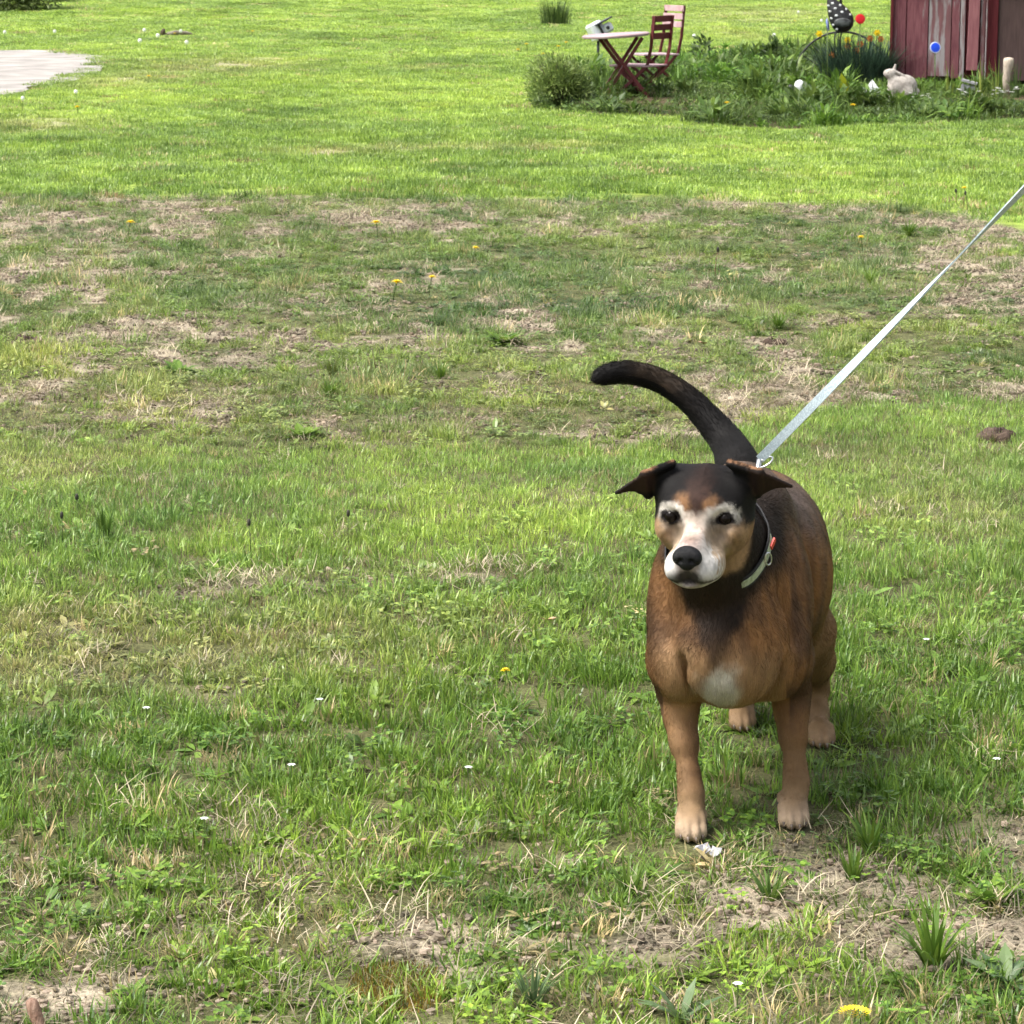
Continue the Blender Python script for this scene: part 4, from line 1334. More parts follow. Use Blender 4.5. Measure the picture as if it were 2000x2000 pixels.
def chair(name, label, loc, fdir, mback, mseat, mbar, sh=0.32, th=0.76):
    rz = math.atan2(fdir[1], fdir[0])
    root = thing(name, label, 'chair', loc, rz, 'folding bistro chairs')
    hw = 0.19
    for s in (-1, 1):
        y = s * hw
        pts = [(0.20, y, -0.03), (0.11, y, 0.06), (-0.02, y, sh * .62), (-0.15, y, sh + .02), (-0.185, y, sh + .17), (-0.215, y, th)]
        mb = MB()
        for p, q in zip(pts[:-1], pts[1:]): mb.bar(p, q, 0.013, 0.030, (1, 0, 0.3))
        mb.build('long_leg', mbar, root)
        mb = MB()
        mb.bar((-0.20, s * (hw - 0.025), -0.03), (0.20, s * (hw - 0.025), sh - .005), 0.013, 0.028, (1, 0, 0.3))
        mb.build('short_leg', mbar, root)
    for x, z in ((0.13, 0.04), (-0.15, 0.015)):
        MB().bar((x, -hw, z), (x, hw, z), 0.018, 0.012).build('stretcher', mbar, root)
    for k in range(5):
        MB().box((0.205 - k * 0.082, 0, sh + .008), (0.074, 0.40, 0.016), None, 0.003).build('seat_slat', mseat, root)
    for k in range(3):
        z = th - 0.215 + k * 0.078
        MB().box((-0.183 - 0.010 * k, 0, z + 0.03), (0.012, 0.40, 0.058), None, 0.003).build('back_slat', mback, root)
    return root

def bistro():
    tc = gz(G(1209, 190))
    root = thing('bistro_table', 'round pink folding bistro table beside the flower bed', 'table', tc, math.radians(8))
    MB().lathe([(0.05, 0.545), (0.295, 0.545), (0.308, 0.551), (0.310, 0.565), (0.302, 0.573), (0.02, 0.575)], 40).build('table_top', M_TOP, root, False)
    for s in (-1, 1):
        MB().bar((-0.17, s * 0.15, 0.54), (0.26, s * 0.15, -0.02), 0.016, 0.032, (1, 0, 0.3)).build('leg', M_MAROON, root)
        MB().bar((0.19, s * 0.12, 0.54), (-0.17, s * 0.12, -0.02), 0.016, 0.032, (1, 0, 0.3)).build('leg', M_MAROON, root)
    MB().bar((0.20, -0.17, 0.08), (0.20, 0.17, 0.08), 0.016, 0.016).build('stretcher', M_MAROON, root)
    MB().bar((-0.19, -0.14, 0.08), (-0.19, 0.14, 0.08), 0.016, 0.016).build('stretcher', M_MAROON, root)
    chair('folding_chair', 'shade-dark maroon slatted folding chair seen from behind, nearest the camera', gz(G(1254, 187)), (-0.87, 0.5), M_MAROON, M_SLATP, M_MAROON, 0.27, 0.735)
    chair('folding_chair', 'pink-lit slatted folding chair on the far side of the round table', gz(G(1280, 166)), (-0.90, -0.42), M_SLATP, M_TOP, M_MAROON, 0.29, 0.775)
    tilt_ = 0.06
    for ch in root.children:
        if ch.name.startswith('table_top'): ch.rotation_euler = (0, -tilt_, 0)
    # boxy white and black ornament behind the table
    b = gz(G(1168, 150)) 
    top = W(1160, 60, b[1])[2]
    root = thing('garden_ornament', 'white and black boxy ornament on a post behind the round table', 'ornament', b)
    mw = noise_mat('white_enamel', (0.62, 0.66, 0.70), (0.74, 0.78, 0.80), 20, 0.35)
    mk = noise_mat('black_enamel', (0.010, 0.011, 0.013), (0.025, 0.027, 0.03), 20, 0.35)
    R_ = Matrix.Rotation(math.radians(-28), 3, 'Y') @ Matrix.Rotation(math.radians(20), 3, 'Z')
    MB().box((-0.02, 0, top - 0.01), (0.15, 0.16, 0.19), R_, 0.02).build('housing', mw, root)
    MB().box((0.035, -0.01, top + 0.085), (0.20, 0.20, 0.018), R_, 0.005).build('lid', mk, root)
    MB().box((0.04, -0.06, top - 0.03), (0.02, 0.07, 0.20), R_, 0.004).build('dark_side', mk, root)
    MB().box((0.09, 0.0, top + 0.02), (0.10, 0.15, 0.10), R_, 0.02).build('spout', mw, root)
    MB().ell((0.10, -0.085, top + 0.03), (0.02, 0.01, 0.02), 10, 6).build('knob', mk, root, True)
    MB().tube([(0, 0, 0), (0, 0, top - 0.06)], 0.015, 8).build('post', mk, root, True)
bistro()

def shed():
    ang = math.radians(-7.5)                                 # turned so that its side wall is seen edge on
    corner = gz(G(1739, 168))
    root = thing('shed', 'weathered red board shed at the right edge behind the flower bed', 'shed', corner, ang)
    def paint(name, c1, c2, grey, amount):
        m, nt, bs = new_mat(name)
        L = nt.links
        tc = node(nt, 'ShaderNodeTexCoord'); mp = node(nt, 'ShaderNodeMapping'); mp.inputs['Scale'].default_value = (9, 9, 1.1)
        oi = node(nt, 'ShaderNodeObjectInfo')
        ad = node(nt, 'ShaderNodeVectorMath', _operation='ADD')
        L.new(tc.outputs['Object'], ad.inputs[0]); L.new(oi.outputs['Location'], ad.inputs[1])
        L.new(ad.outputs[0], mp.inputs[0])
        n1 = node(nt, 'ShaderNodeTexNoise', Scale=1.6, Detail=6, Roughness=0.65); n2 = node(nt, 'ShaderNodeTexNoise', Scale=5.0, Detail=5)
        L.new(mp.outputs[0], n1.inputs['Vector']); L.new(mp.outputs[0], n2.inputs['Vector'])
        c = node(nt, 'ShaderNodeValToRGB')
        c.color_ramp.elements[0].color = (*c1, 1); c.color_ramp.elements[1].color = (*c2, 1)
        c.color_ramp.elements[0].position = 0.3; c.color_ramp.elements[1].position = 0.7
        L.new(n2.outputs[0], c.inputs[0])
        th = node(nt, 'ShaderNodeValToRGB')
        th.color_ramp.elements[0].position = amount; th.color_ramp.elements[1].position = amount + 0.10
        L.new(n1.outputs[0], th.inputs[0])
        mx = node(nt, 'ShaderNodeMix', _data_type='RGBA')
        L.new(th.outputs[0], mx.inputs[0]); L.new(c.outputs[0], mx.inputs[6]); mx.inputs[7].default_value = (*grey, 1)
        L.new(mx.outputs[2], bs.inputs['Base Color'])
        bs.inputs['Roughness'].default_value = 0.85
        bs.inputs['Specular IOR Level'].default_value = 0.2
        bp = node(nt, 'ShaderNodeBump', Strength=0.4, Distance=0.01)
        L.new(n2.outputs[0], bp.inputs['Height']); L.new(bp.outputs[0], bs.inputs['Normal'])
        return m
    red = paint('weathered_red_board', (0.12, 0.040, 0.050), (0.20, 0.080, 0.090), (0.24, 0.22, 0.22), 0.60)
    worn = paint('bare_grey_board', (0.15, 0.075, 0.080), (0.20, 0.095, 0.10), (0.29, 0.265, 0.27), 0.46)
    dark = paint('dark_red_trim', (0.075, 0.012, 0.016), (0.11, 0.02, 0.024), (0.15, 0.1, 0.1), 0.75)
    pinkb = paint('pinkish_red_board', (0.20, 0.075, 0.085), (0.28, 0.12, 0.13), (0.30, 0.27, 0.27), 0.66)
    brown = paint('dull_brown_panel', (0.062, 0.040, 0.038), (0.090, 0.058, 0.054), (0.12, 0.10, 0.09), 0.75)
    Hh = 2.3
    px = 1 / 196.0                                            # metres per photograph pixel at the shed
    # core that stops light passing through the board joints
    MB().box((1.55, 1.06, Hh / 2 + 0.04), (2.98, 1.98, Hh - 0.1)).build('inner_wall', dark, root)
    x = 0.012
    for w, mat, proud, z0 in ((0.130, red, 0.0, 0.10), (0.215, red, 0.006, 0.08), (0.225, worn, 0.0, 0.10), (0.085, red, 0.004, 0.08)):
        MB().box((x + w / 2, 0.03 - proud, z0 + (Hh - z0) / 2), (w - 0.008, 0.024, Hh - z0), None, 0.004).build('board', mat, root)
        x += w
    # corner trim
    MB().box((-0.004, 0.035, Hh / 2 + 0.03), (0.028, 0.10, Hh - 0.06), None, 0.004).build('corner_board', dark, root)
    # lifted patch board near the top of the view
    MB().box((0.33, -0.004, 1.32), (0.30, 0.02, 0.80), Matrix.Rotation(math.radians(4), 3, 'Y'), 0.004).build('patch_board', red, root)
    # door frame: narrow strips, leaning pink board and pale edge
    for w, mat, yy, lean in ((0.050, worn, 0.01, 0.0), (0.030, dark, 0.045, 0.0), (0.115, pinkb, 0.0, 0.012), (0.050, worn, 0.028, 0.0), (0.020, worn, -0.012, 0.0)):
        z0 = 0.16 if mat is pinkb else 0.03
        MB().box((x + w / 2, yy, z0 + (Hh - z0) / 2), (w - 0.006, 0.030, Hh - z0), Matrix.Rotation(lean, 3, 'Y'), 0.004).build('frame_board', mat, root)
        x += w
    w = 0.105
    MB().box((x + w / 2, 0.035, Hh / 2 + 0.02), (w - 0.006, 0.03, Hh - 0.04), None, 0.004).build('door_jamb', dark, root)
    x += w
    MB().box((x + 0.45, 0.055, 0.50), (0.90, 0.02, 0.88), None, 0.004).build('door_panel', brown, root)
    MB().box((x + 0.45, 0.030, 0.985), (0.90, 0.05, 0.09), None, 0.004).build('door_rail', dark, root)
    MB().box((x + 0.45, 0.055, 1.66), (0.90, 0.02, 1.24), None, 0.004).build('door_panel', brown, root)
    x += 0.91
    for k in range(6):
        w = 0.20
        MB().box((x + w / 2, 0.03 - 0.004 * (k % 2), Hh / 2 + 0.04), (w - 0.008, 0.024, Hh - 0.08), None, 0.004).build('board', red, root)
        x += w
    for k in range(10):                                       # boards of the left wall
        MB().box((0.014, 0.20 + k * 0.2, Hh / 2 + 0.04), (0.024, 0.192, Hh - 0.09), None, 0.004).build('side_board', red, root)
    # roof
    mroof = noise_mat('grey_shingles', (0.06, 0.06, 0.06), (0.12, 0.115, 0.11), 15, 0.9, 0.4, 40)
    for s in (-1, 1):
        M_ = Matrix.Rotation(math.radians(28 * s), 3, 'X')
        MB().box((1.55, 1.05 + s * 0.62, Hh + 0.31), (3.5, 1.50, 0.05), M_).build('roof', mroof, root)
    # two grey boards as a step at the door frame
    st = thing('door_step', 'small grey plank step leaning at the foot of the shed doorway', 'step', gz(G(1893, 181)), math.radians(-12))
    mg = noise_mat('grey_plank', (0.22, 0.22, 0.24), (0.34, 0.34, 0.36), 10, 0.8, 0.2, 50, stretch=(1, 6, 6))
    MB().box((0, 0, 0.12), (0.15, 0.10, 0.025), Matrix.Rotation(math.radians(14), 3, 'Y'), 0.003).build('plank', mg, st)
    MB().box((-0.01, 0.01, 0.055), (0.14, 0.08, 0.07), Matrix.Rotation(math.radians(10), 3, 'Y'), 0.003).build('riser', mg, st)
shed()

# ------------------------------------------------------------------ plants of the bed
M_COVER = foliage_mat('bed_leaf', None, 0.4, 0.35, 0.45)
def bed_cover():
    def leafy(n, L, w, h):
        mb = MB()
        for _ in range(n):
            an = random.uniform(0, 6.28); el = random.uniform(0.1, 1.2)
            r = random.uniform(0, 0.05)
            d = (math.cos(an) * math.cos(el), math.sin(an) * math.cos(el), math.sin(el))
            mb.leaf((r * math.cos(an), r * math.sin(an), random.uniform(0, h)), d, (0, 0, 1), L * random.uniform(.6, 1.2), w * random.uniform(.7, 1.2), random.random(), random.uniform(0, .5))
        return mb
    C1 = proto_collection('bed_weed', [leafy(26, 0.07, 0.022, 0.08).mesh('bed_weed', M_COVER) for _ in range(4)] +
                          [tuft(26, 0.06, 0.08, 0.20, 0.007, 0.7).mesh('bed_grass', M_COVER) for _ in range(5)])
    C2 = proto_collection('tall_leaf', [tuft(16, 0.05, 0.22, 0.40, 0.022, 0.45).mesh('tall_leaf', M_COVER) for _ in range(4)] + [leafy(30, 0.11, 0.05, 0.22).mesh('broad_leaf', M_COVER) for _ in range(2)])
    P = np.array(BED)
    n = 15000
    x = rng.uniform(P[:, 0].min(), min(P[:, 0].max(), 8.0), n); y = rng.uniform(P[:, 1].min(), P[:, 1].max(), n)
    k = poly_mask(x, y, BED)
    # mulch stays open under the chairs and where the shed stands
    c = G(1260, 200)
    open_ = np.exp(-(((x - c[0]) / 0.55) ** 2 + ((y - c[1]) / 1.6) ** 2))
    s0 = G(1739, 168)
    k &= rng.random(n) > open_ * 0.85
    k &= ~((x > s0[0] - 0.02) & (y > s0[1] - (x - s0[0]) * 0.13 - 0.12))
    front = np.clip((G(1500, 225)[1] - y) / 3 + 0.5, 0, 1)
    k &= rng.random(n) < 0.75
    for (uu, vv) in ((1561, 197), (1648, 190), (1703, 188), (1758, 195), (1893, 186), (1966, 190)):
        c_ = G(uu, vv)
        k &= ~((np.abs(x - c_[0]) < 0.17) & (y > c_[1] - 0.95) & (y < c_[1] + 0.15) & (rng.random(n) < 0.95))
    x, y = x[k], y[k]; n = len(x)
    hh = 0.35 + 1.3 * fbm(x * 1.6, y * 0.9, 7, 3) ** 1.3
    Pp, R, S = lay(x, y, 0.15, 0.7, 1.3, hh)
    S *= (0.75 + 1.1 * smooth(0.50, 0.75, fbm(x * 2.6, y * 1.4, 37, 2)))[:, None]
    col = np.array([0.095, 0.158, 0.034]) * (0.5 + 1.0 * fbm(x * 2, y * 1.2, 17, 3))[:, None] * rng.uniform(0.7, 1.3, n)[:, None]
    lush = smooth(0.45, 0.7, fbm(x * 0.9, y * 0.6, 27, 2))[:, None]
    col = col * (1 - lush) + np.array([0.125, 0.235, 0.032]) * lush
    scatter('bed_ground_cover', Pp, R, S, col, C1, 'low green weeds and ground cover filling the flower bed', 'ground cover')
    # taller leaves between the chairs and the wheel
    m = 240
    u = rng.uniform(1310, 1550, m); v = rng.uniform(118, 170, m)
    X = np.array([G(a, b) for a, b in zip(u, v)])
    Pp, R, S = lay(X[:, 0], X[:, 1], 0.15, 0.6, 1.0, rng.uniform(0.5, 0.95, m))
    col = np.array([0.11, 0.22, 0.035]) * rng.uniform(0.6, 1.5, m)[:, None]
    scatter('tall_bed_leaves', Pp, R, S, col, C2, 'taller lush green leaves growing between the chairs and the wheel', 'foliage')
bed_cover()

def leaf_blob(root, c, r, n, L, w, mat, name='crown', shell=0.55, upright=0.0):
    mb = MB()
    for _ in range(n):
        th = math.acos(random.uniform(-0.5, 1)); ph = random.uniform(0, 6.283)
        d = Vector((math.sin(th) * math.cos(ph), math.sin(th) * math.sin(ph), math.cos(th)))
        k = random.uniform(shell, 1.0) * (0.8 + 0.35 * vnoise(np.array(d.x * 2.3 + 3), np.array(d.z * 2.3 + d.y)).item())
        p = Vector(c) + Vector((d.x * r[0], d.y * r[1], d.z * r[2])) * k
        if p.z < 0.01: continue
        dd = (d + Vector((random.gauss(0, .5), random.gauss(0, .5), random.gauss(upright, .5)))).normalized()
        mb.leaf(p, dd, (random.gauss(0, .4), random.gauss(0, .4), 1), L * random.uniform(.6, 1.3), w * random.uniform(.7, 1.3), random.random(), random.uniform(0, .4))
    return mb.build(name, mat, root)

def stems(root, n, h, spread, mat):
    mb = MB()
    for _ in range(n):
        an = random.uniform(0, 6.28); s = random.uniform(0.2, 1) * spread
        mb.tube([(0.03 * math.cos(an), 0.03 * math.sin(an), 0), (s * .5 * math.cos(an), s * .5 * math.sin(an), h * .55), (s * math.cos(an), s * math.sin(an), h)], [0.006, 0.004, 0.002], 5)
    return mb.build('stem', mat, root, True)

M_STEM = noise_mat('twig_bark', (0.05, 0.035, 0.022), (0.10, 0.075, 0.05), 30, 0.85)
M_SHRUB = foliage_mat('shrub_leaf', (0.21, 0.29, 0.085), 0.5, 0.3)
M_DGREEN = foliage_mat('dark_leaf', (0.065, 0.11, 0.030), 0.5, 0.3)
M_DAFF = foliage_mat('daffodil_leaf', (0.045, 0.085, 0.055), 0.5, 0.25, 0.4)
M_HOSTA = foliage_mat('hosta_leaf', (0.26, 0.33, 0.015), 0.25, 0.35)
M_VARI = foliage_mat('variegated_leaf', (0.26, 0.34, 0.26), 0.3, 0.3)
M_IRIS = foliage_mat('iris_leaf', (0.20, 0.27, 0.055), 0.4, 0.35)
M_ORANGE = noise_mat('faded_orange_petal', (0.36, 0.13, 0.025), (0.48, 0.20, 0.05), 30, 0.6)
M_YELLOW = noise_mat('yellow_petal', (0.78, 0.58, 0.010), (0.85, 0.66, 0.02), 30, 0.55)
M_WHITEF = noise_mat('white_petal', (0.72, 0.74, 0.70), (0.82, 0.83, 0.80), 30, 0.6)
M_STALK = noise_mat('green_stalk', (0.06, 0.10, 0.025), (0.10, 0.15, 0.04), 30, 0.6)
M_RSTALK = noise_mat('reddish_stalk', (0.10, 0.035, 0.02), (0.16, 0.07, 0.04), 30, 0.6)

def shrubs():
    r = thing('shrub', 'loose grey-green shrub left of the folding chairs', 'shrub', gz(G(1092, 212)))
    stems(r, 26, 0.38, 0.22, M_STEM)
    leaf_blob(r, (0, 0, 0.20), (0.30, 0.30, 0.27), 4200, 0.046, 0.012, M_SHRUB, 'crown', 0.30, 0.7)
    leaf_blob(r, (0.10, 0.05, 0.13), (0.24, 0.24, 0.16), 1400, 0.035, 0.012, M_DGREEN, 'inner_foliage', 0.2, 0.3)
    r = thing('shrub', 'dark leafy bush with bare soil below at the upper left corner', 'shrub', gz(G(30, 24)))
    stems(r, 14, 0.7, 0.5, M_STEM)
    leaf_blob(r, (0, 0, 0.45), (1.05, 0.9, 0.62), 2400, 0.11, 0.055, foliage_mat('bush_leaf', (0.14, 0.19, 0.06), 0.6, 0.3), 'crown', 0.5, 0.1)
    leaf_blob(r, (0, -0.3, 0.12), (1.0, 0.6, 0.22), 1100, 0.10, 0.05, bpy.data.materials['bush_leaf'], 'low_foliage', 0.2, 0.2)
    r = thing('shrub', 'green edge of grassy bush beside the dark bush, upper left', 'shrub', gz(G(122, 12)))
    leaf_blob(r, (0, 0, 0.1), (0.5, 0.5, 0.35), 700, 0.16, 0.02, M_DGREEN, 'crown', 0.2, 0.8)
    r = thing('grass_clump', 'tall dark grass clump standing alone on the far lawn', 'grass clump', gz(G(1085, 38)))
    mb = MB()
    for _ in range(260):
        an = random.uniform(0, 6.28); q = 0.22 * math.sqrt(random.random())
        mb.blade((q * math.cos(an) * 1.3, q * math.sin(an), 0), an, random.uniform(.25, .55), random.uniform(.1, .5), 0.016, 3, .6, random.random())
    mb.build('blades', M_DGREEN, r)
    # daffodils
    r = thing('daffodil_clump', 'dark blue-green daffodil clump with faded orange flowers against the shed', 'flowers', gz(G(1675, 168)))
    mb = MB()
    for _ in range(1000):
        an = random.uniform(0, 6.28); q = math.sqrt(random.random())
        mb.blade((q * 0.36 * math.cos(an), q * 0.22 * math.sin(an), 0), an + random.gauss(0, .5), random.uniform(.30, .60), random.uniform(.05, .25) + 1.0 * q * random.random(), 0.016, 4, .7, random.random())
    mb.build('leaves', M_DAFF, r)
    base = np.array(r.location)
    for (u, v, c) in ((1656, 90, 'o'), (1673, 99, 'o'), (1680, 86, 'o'), (1626, 107, 'o'), (1699, 75, 'o'), (1720, 76, 'o'), (1655, 78, 'y'), (1600, 66, 'y'), (1713, 64, 'y')):
        p = W(u, v, base[1] - random.uniform(-0.1, 0.15)) - base
        mb = MB().tube([(p[0] * .8, p[1] * .8, 0), (p[0] * .92, p[1], p[2] * .6), tuple(p)], 0.004, 5)
        stk = mb.build('stalk', M_STALK, r)
        f = MB()
        for k in range(6):
            a = k * 1.047; f.leaf(p, (math.cos(a), -0.5, math.sin(a)), (0, -1, 0), 0.038, 0.028, .5, .25)
        f.tube([p + np.array([0, -0.005, 0]), p + np.array([0, -0.035, -0.008])], [0.010, 0.016], 8)
        f.build('flower', M_ORANGE if c == 'o' else M_YELLOW, stk)
    # hosta and variegated leaves
    r = thing('hosta', 'single upright yellow-green broad leaf in front of the daffodils', 'plant', gz(G(1648, 188)))
    mb = MB()
    for (d, L, w) in (((-0.15, -0.2, 1), 0.20, 0.085), ((0.3, -0.2, .9), 0.13, 0.05), ((-0.6, -.3, .5), 0.10, 0.05)):
        mb.leaf((0, 0, 0.01), d, (0, -1, 0.2), L, w, random.random(), .12)
    mb.build('leaf', M_HOSTA, r)
    for (u, v, lb, n) in ((1612, 193, 'grey-green variegated leaves between the cow ornament and the yellow hosta leaf', 9), (1708, 190, 'pale hosta leaves round the white pointed stone beside the rabbit', 9)):
        r = thing('hosta', lb, 'plant', gz(G(u, v)))
        mb = MB()
        for k in range(n):
            a = k * 6.28 / n + random.uniform(-.3, .3)
            mb.leaf((0, 0, 0.05), (math.cos(a), math.sin(a), random.uniform(.1, .7)), (0, 0, 1), random.uniform(.10, .17), 0.06, random.random(), .35)
        mb.build('leaves', M_VARI, r)
        MB().tube([(0, 0, 0), (0, 0, 0.06)], 0.02, 6).build('stem', M_STALK, r)
    # tall light green leaves by the shed door
    for (u, v, lb, n, h) in ((1915, 188, 'tall yellow-green iris leaves left of the doorway of the shed', 10, 0.42), (1948, 190, 'bent yellow-green iris leaf arching towards the pale post', 8, 0.46), (1857, 185, 'thin pale grass stalks in front of the bare grey shed board', 12, 0.40), (1985, 190, 'dark green spiky leaves at the right edge below the pale post', 22, 0.36), (1790, 190, 'slender green blades just right of the stone rabbit', 8, 0.26)):
        r = thing('iris', lb, 'plant', gz(G(u, v)))
        mb = MB()
        for _ in range(n):
            an = random.uniform(0, 6.28); q = random.uniform(0, .06)
            mb.blade((q * math.cos(an), q * math.sin(an), 0), an, h * random.uniform(.6, 1.15), random.uniform(.05, .45) if random.random() < .8 else 1.1, 0.013, 5, .8, random.random())
        mb.build('leaves', M_DGREEN if 'dark' in lb else M_IRIS, r)
    # white flowers low in the bed
    for (u, v, lb) in ((1893, 203, 'white flower cluster below the shed step'), (1797, 208, 'pale flower cluster right of the stone rabbit'), (1965, 197, 'white flower cluster at the foot of the pale post'), (1948, 200, 'small pale flower cluster between the white flower clusters')):
        r = thing('white_flowers', lb, 'flowers', gz(G(u, v)))
        for k in range(9):
            p = (random.uniform(-.10, .10), random.uniform(-.06, .06), random.uniform(.07, .13))
            stk = MB().tube([(p[0] * .5, p[1] * .5, 0), p], 0.003, 5).build('stalk', M_STALK, r)
            f = MB()
            for j in range(5):
                a = j * 1.256; f.leaf(p, (math.cos(a), math.sin(a), .5), (0, 0, 1), 0.022, 0.018, .5, .2)
            f.build('flower', M_WHITEF, stk)
    # leafy plants behind the bed
    for (u, v, lb, n) in ((1508, 138, 'broad leafy plant left of the iron wheel', 60), (1374, 128, 'dark upright leafy plant right of the chairs', 40)):
        r = thing('leafy_plant', lb, 'plant', gz(G(u, v)))
        stems(r, 6, 0.2, 0.08, M_STALK)
        leaf_blob(r, (0, 0, 0.17), (0.14, 0.14, 0.16), n * 3, 0.075, 0.035, M_DGREEN, 'leaves', .3, .5)
shrubs()

# ------------------------------------------------------------------ ornaments
def ornaments():
    mk = noise_mat('black_iron', (0.010, 0.010, 0.011), (0.028, 0.028, 0.03), 30, 0.5)
    mw = noise_mat('white_paint', (0.66, 0.68, 0.70), (0.78, 0.80, 0.80), 20, 0.5)
    mst = noise_mat('pale_stone', (0.30, 0.27, 0.24), (0.47, 0.43, 0.39), 35, 0.9, 0.5, 90)
    # iron wheel
    c = gz(G(1643, 158))
    R_ = 0.485
    zc = W(1643, 62, c[1])[2] - R_
    root = thing('iron_wheel', 'thin black iron wheel standing half hidden behind the daffodils', 'wheel', (c[0], c[1], c[2]), math.radians(-4))
    hc = zc - c[2]
    pts = [(R_ * math.cos(t), 0, hc + R_ * math.sin(t)) for t in np.linspace(0, 2 * math.pi, 56)]
    MB().tube(pts, 0.011, 6, False).build('rim', mk, root, True)
    MB().tube([(0, -0.05, hc), (0, 0.05, hc)], 0.045, 12).build('hub', mk, root, True)
    for k in range(20):
        a = 2 * math.pi * k / 20 + 0.08
        MB().tube([(0.04 * math.cos(a), 0, hc + 0.04 * math.sin(a)), (R_ * math.cos(a), 0, hc + R_ * math.sin(a))], 0.0045, 5).build('spoke', mk, root)
    # spotted metal hen on a stand
    b = gz(G(1640, 166))
    Y = b[1] - 0.10
    root = thing('hen_figure', 'black metal hen with white spots standing above the daffodils', 'ornament', (b[0], Y, b[2]))
    o = np.array([b[0], Y, b[2]])
    bc = W(1640, 32, Y) - o
    axd = np.array([0.52, 0.0, -0.85]); axd /= np.linalg.norm(axd)
    # egg body: lathe along axd (tail tip up left, breast down right)
    prof = [(0.004, -0.235), (0.030, -0.20), (0.062, -0.14), (0.092, -0.07), (0.112, 0.0), (0.116, 0.06), (0.100, 0.11), (0.066, 0.15), (0.02, 0.168)]
    rot = Vector((0, 0, 1)).rotation_difference(Vector(axd)).to_matrix()
    mb = MB().lathe(prof, 26)
    mb.v = [tuple(Vector(rot @ Vector((q[0], q[1] * 0.75, q[2]))) + Vector(bc)) for q in mb.v]
    hb = mb.build('body', mk, root, True)
    def onbody(s, a):                                         # point on the body: s along, a round
        rr = np.interp(s, [p[1] for p in prof], [p[0] for p in prof])
        q = Vector((rr * math.cos(a), rr * math.sin(a) * 0.75, s))
        return Vector(rot @ q) + Vector(bc), Vector(rot @ Vector((math.cos(a), math.sin(a) / 0.75, 0))).normalized()
    k = 0
    for s, offs in ((-0.15, (0.0, .9)), (-0.095, (-0.75, 0.05, .85)), (-0.03, (-1.0, -0.35, 0.3, 0.95)), (0.035, (-0.95, 0.62, 1.05)), (0.09, (1.0,))):
        for da in offs:
            p, nn = onbody(s, -math.pi / 2 + da)
            m_ = MB().ell((0, 0, 0), (0.0165, 0.012, 0.004), 10, 6, nn.to_track_quat('Z', 'Y').to_matrix())
            m_.v = [tuple(Vector(q) + p + nn * 0.0015) for q in m_.v]
            m_.build('spot', mw, hb, True)
    p, nn = onbody(0.06, -math.pi / 2 + 0.1)
    wing = MB().ell((0, 0, 0), (0.085, 0.045, 0.014), 16, 8, nn.to_track_quat('Z', 'Y').to_matrix())
    wing.v = [tuple(Vector(q) + p) for q in wing.v]
    wing.build('wing', noise_mat('grey_iron', (0.015, 0.016, 0.017), (0.10, 0.11, 0.11), 25, 0.5), root, True)
    nk = [bc + np.array([0.01, 0, 0.10]), bc + np.array([0.005, 0, 0.19]), bc + np.array([0.012, 0, 0.27]), bc + np.array([0.03, 0, 0.31])]
    MB().tube(nk, [0.018, 0.010, 0.010, 0.012], 8).build('neck', mk, root, True)
    MB().ell(bc + np.array([0.042, 0, 0.315]), (0.030, 0.018, 0.020), 12, 8).build('head', mk, root, True)
    MB().tube([bc + np.array([0.07, 0, 0.315]), bc + np.array([0.10, 0, 0.305])], [0.008, 0.001], 6).build('beak', M_ORANGE, root, True)
    for dx in (-0.045, 0.012):
        MB().tube([bc + np.array([dx + 0.03, 0, -0.09]), bc + np.array([dx + 0.0, 0, -0.20]), (bc[0] + dx + 0.012, 0, 0.0)], [0.009, 0.007, 0.006], 6).build('leg', mk, root, True)
    # coloured discs on stakes
    for (u, v, vb, col, lb, rr, tilt) in ((1677, 37, 170, (0.50, 0.006, 0.010), 'round red plastic disc on a stake beside the spotted hen', 0.045, 0.1), (1614, 48, 172, (0.01, 0.06, 0.45), 'blue disc on a stake left of the hen, seen edge on', 0.058, 1.35),
                                         (1824, 93, 186, (0.005, 0.055, 0.62), 'round blue disc on a stake in front of the red shed', 0.048, 0.15)):
        g = gz(G(u, vb)); top = W(u, v, g[1])
        root = thing('stake_disc', lb, 'ornament', g)
        h = top[2] - g[2]
        MB().tube([(0.01, 0, 0), (0, 0.012, h - rr * .5)], 0.005, 6).build('stake', M_STALK, root, True)
        M_ = Matrix.Rotation(tilt, 3, 'Z') @ Matrix.Rotation(math.radians(82), 3, 'X')
        mb = MB().lathe([(rr * .2, -0.006), (rr * .93, -0.008), (rr, -0.003), (rr, 0.004), (rr * .8, 0.008), (rr * .2, 0.010)], 20)
        mb.v = [tuple(M_ @ Vector(q) + Vector((0, 0, h))) for q in mb.v]
        mm = noise_mat('disc_paint', col, tuple(min(1, q * 1.25) for q in col), 30, 0.3)
        dk = mb.build('disc', mm, root, False)
        mb = MB().lathe([(rr * 1.02, -0.002), (rr * 1.10, 0.0), (rr * 1.02, 0.006)], 20)
        mb.v = [tuple(M_ @ Vector(q) + Vector((0, 0, h))) for q in mb.v]
        mb.build('rim', mm if col[0] > .3 else noise_mat('pale_rim', (0.35, 0.40, 0.62), (0.5, 0.55, 0.75), 30, .4), dk)
    # black and white cow head ornament low in the bed
    b = gz(G(1561, 194))
    root = thing('cow_ornament', 'small white and black cow ornament lying in the bed weeds', 'ornament', b)
    MB().ell((0, 0, 0.115), (0.050, 0.06, 0.060), 16, 10).build('head', mw, root, True)
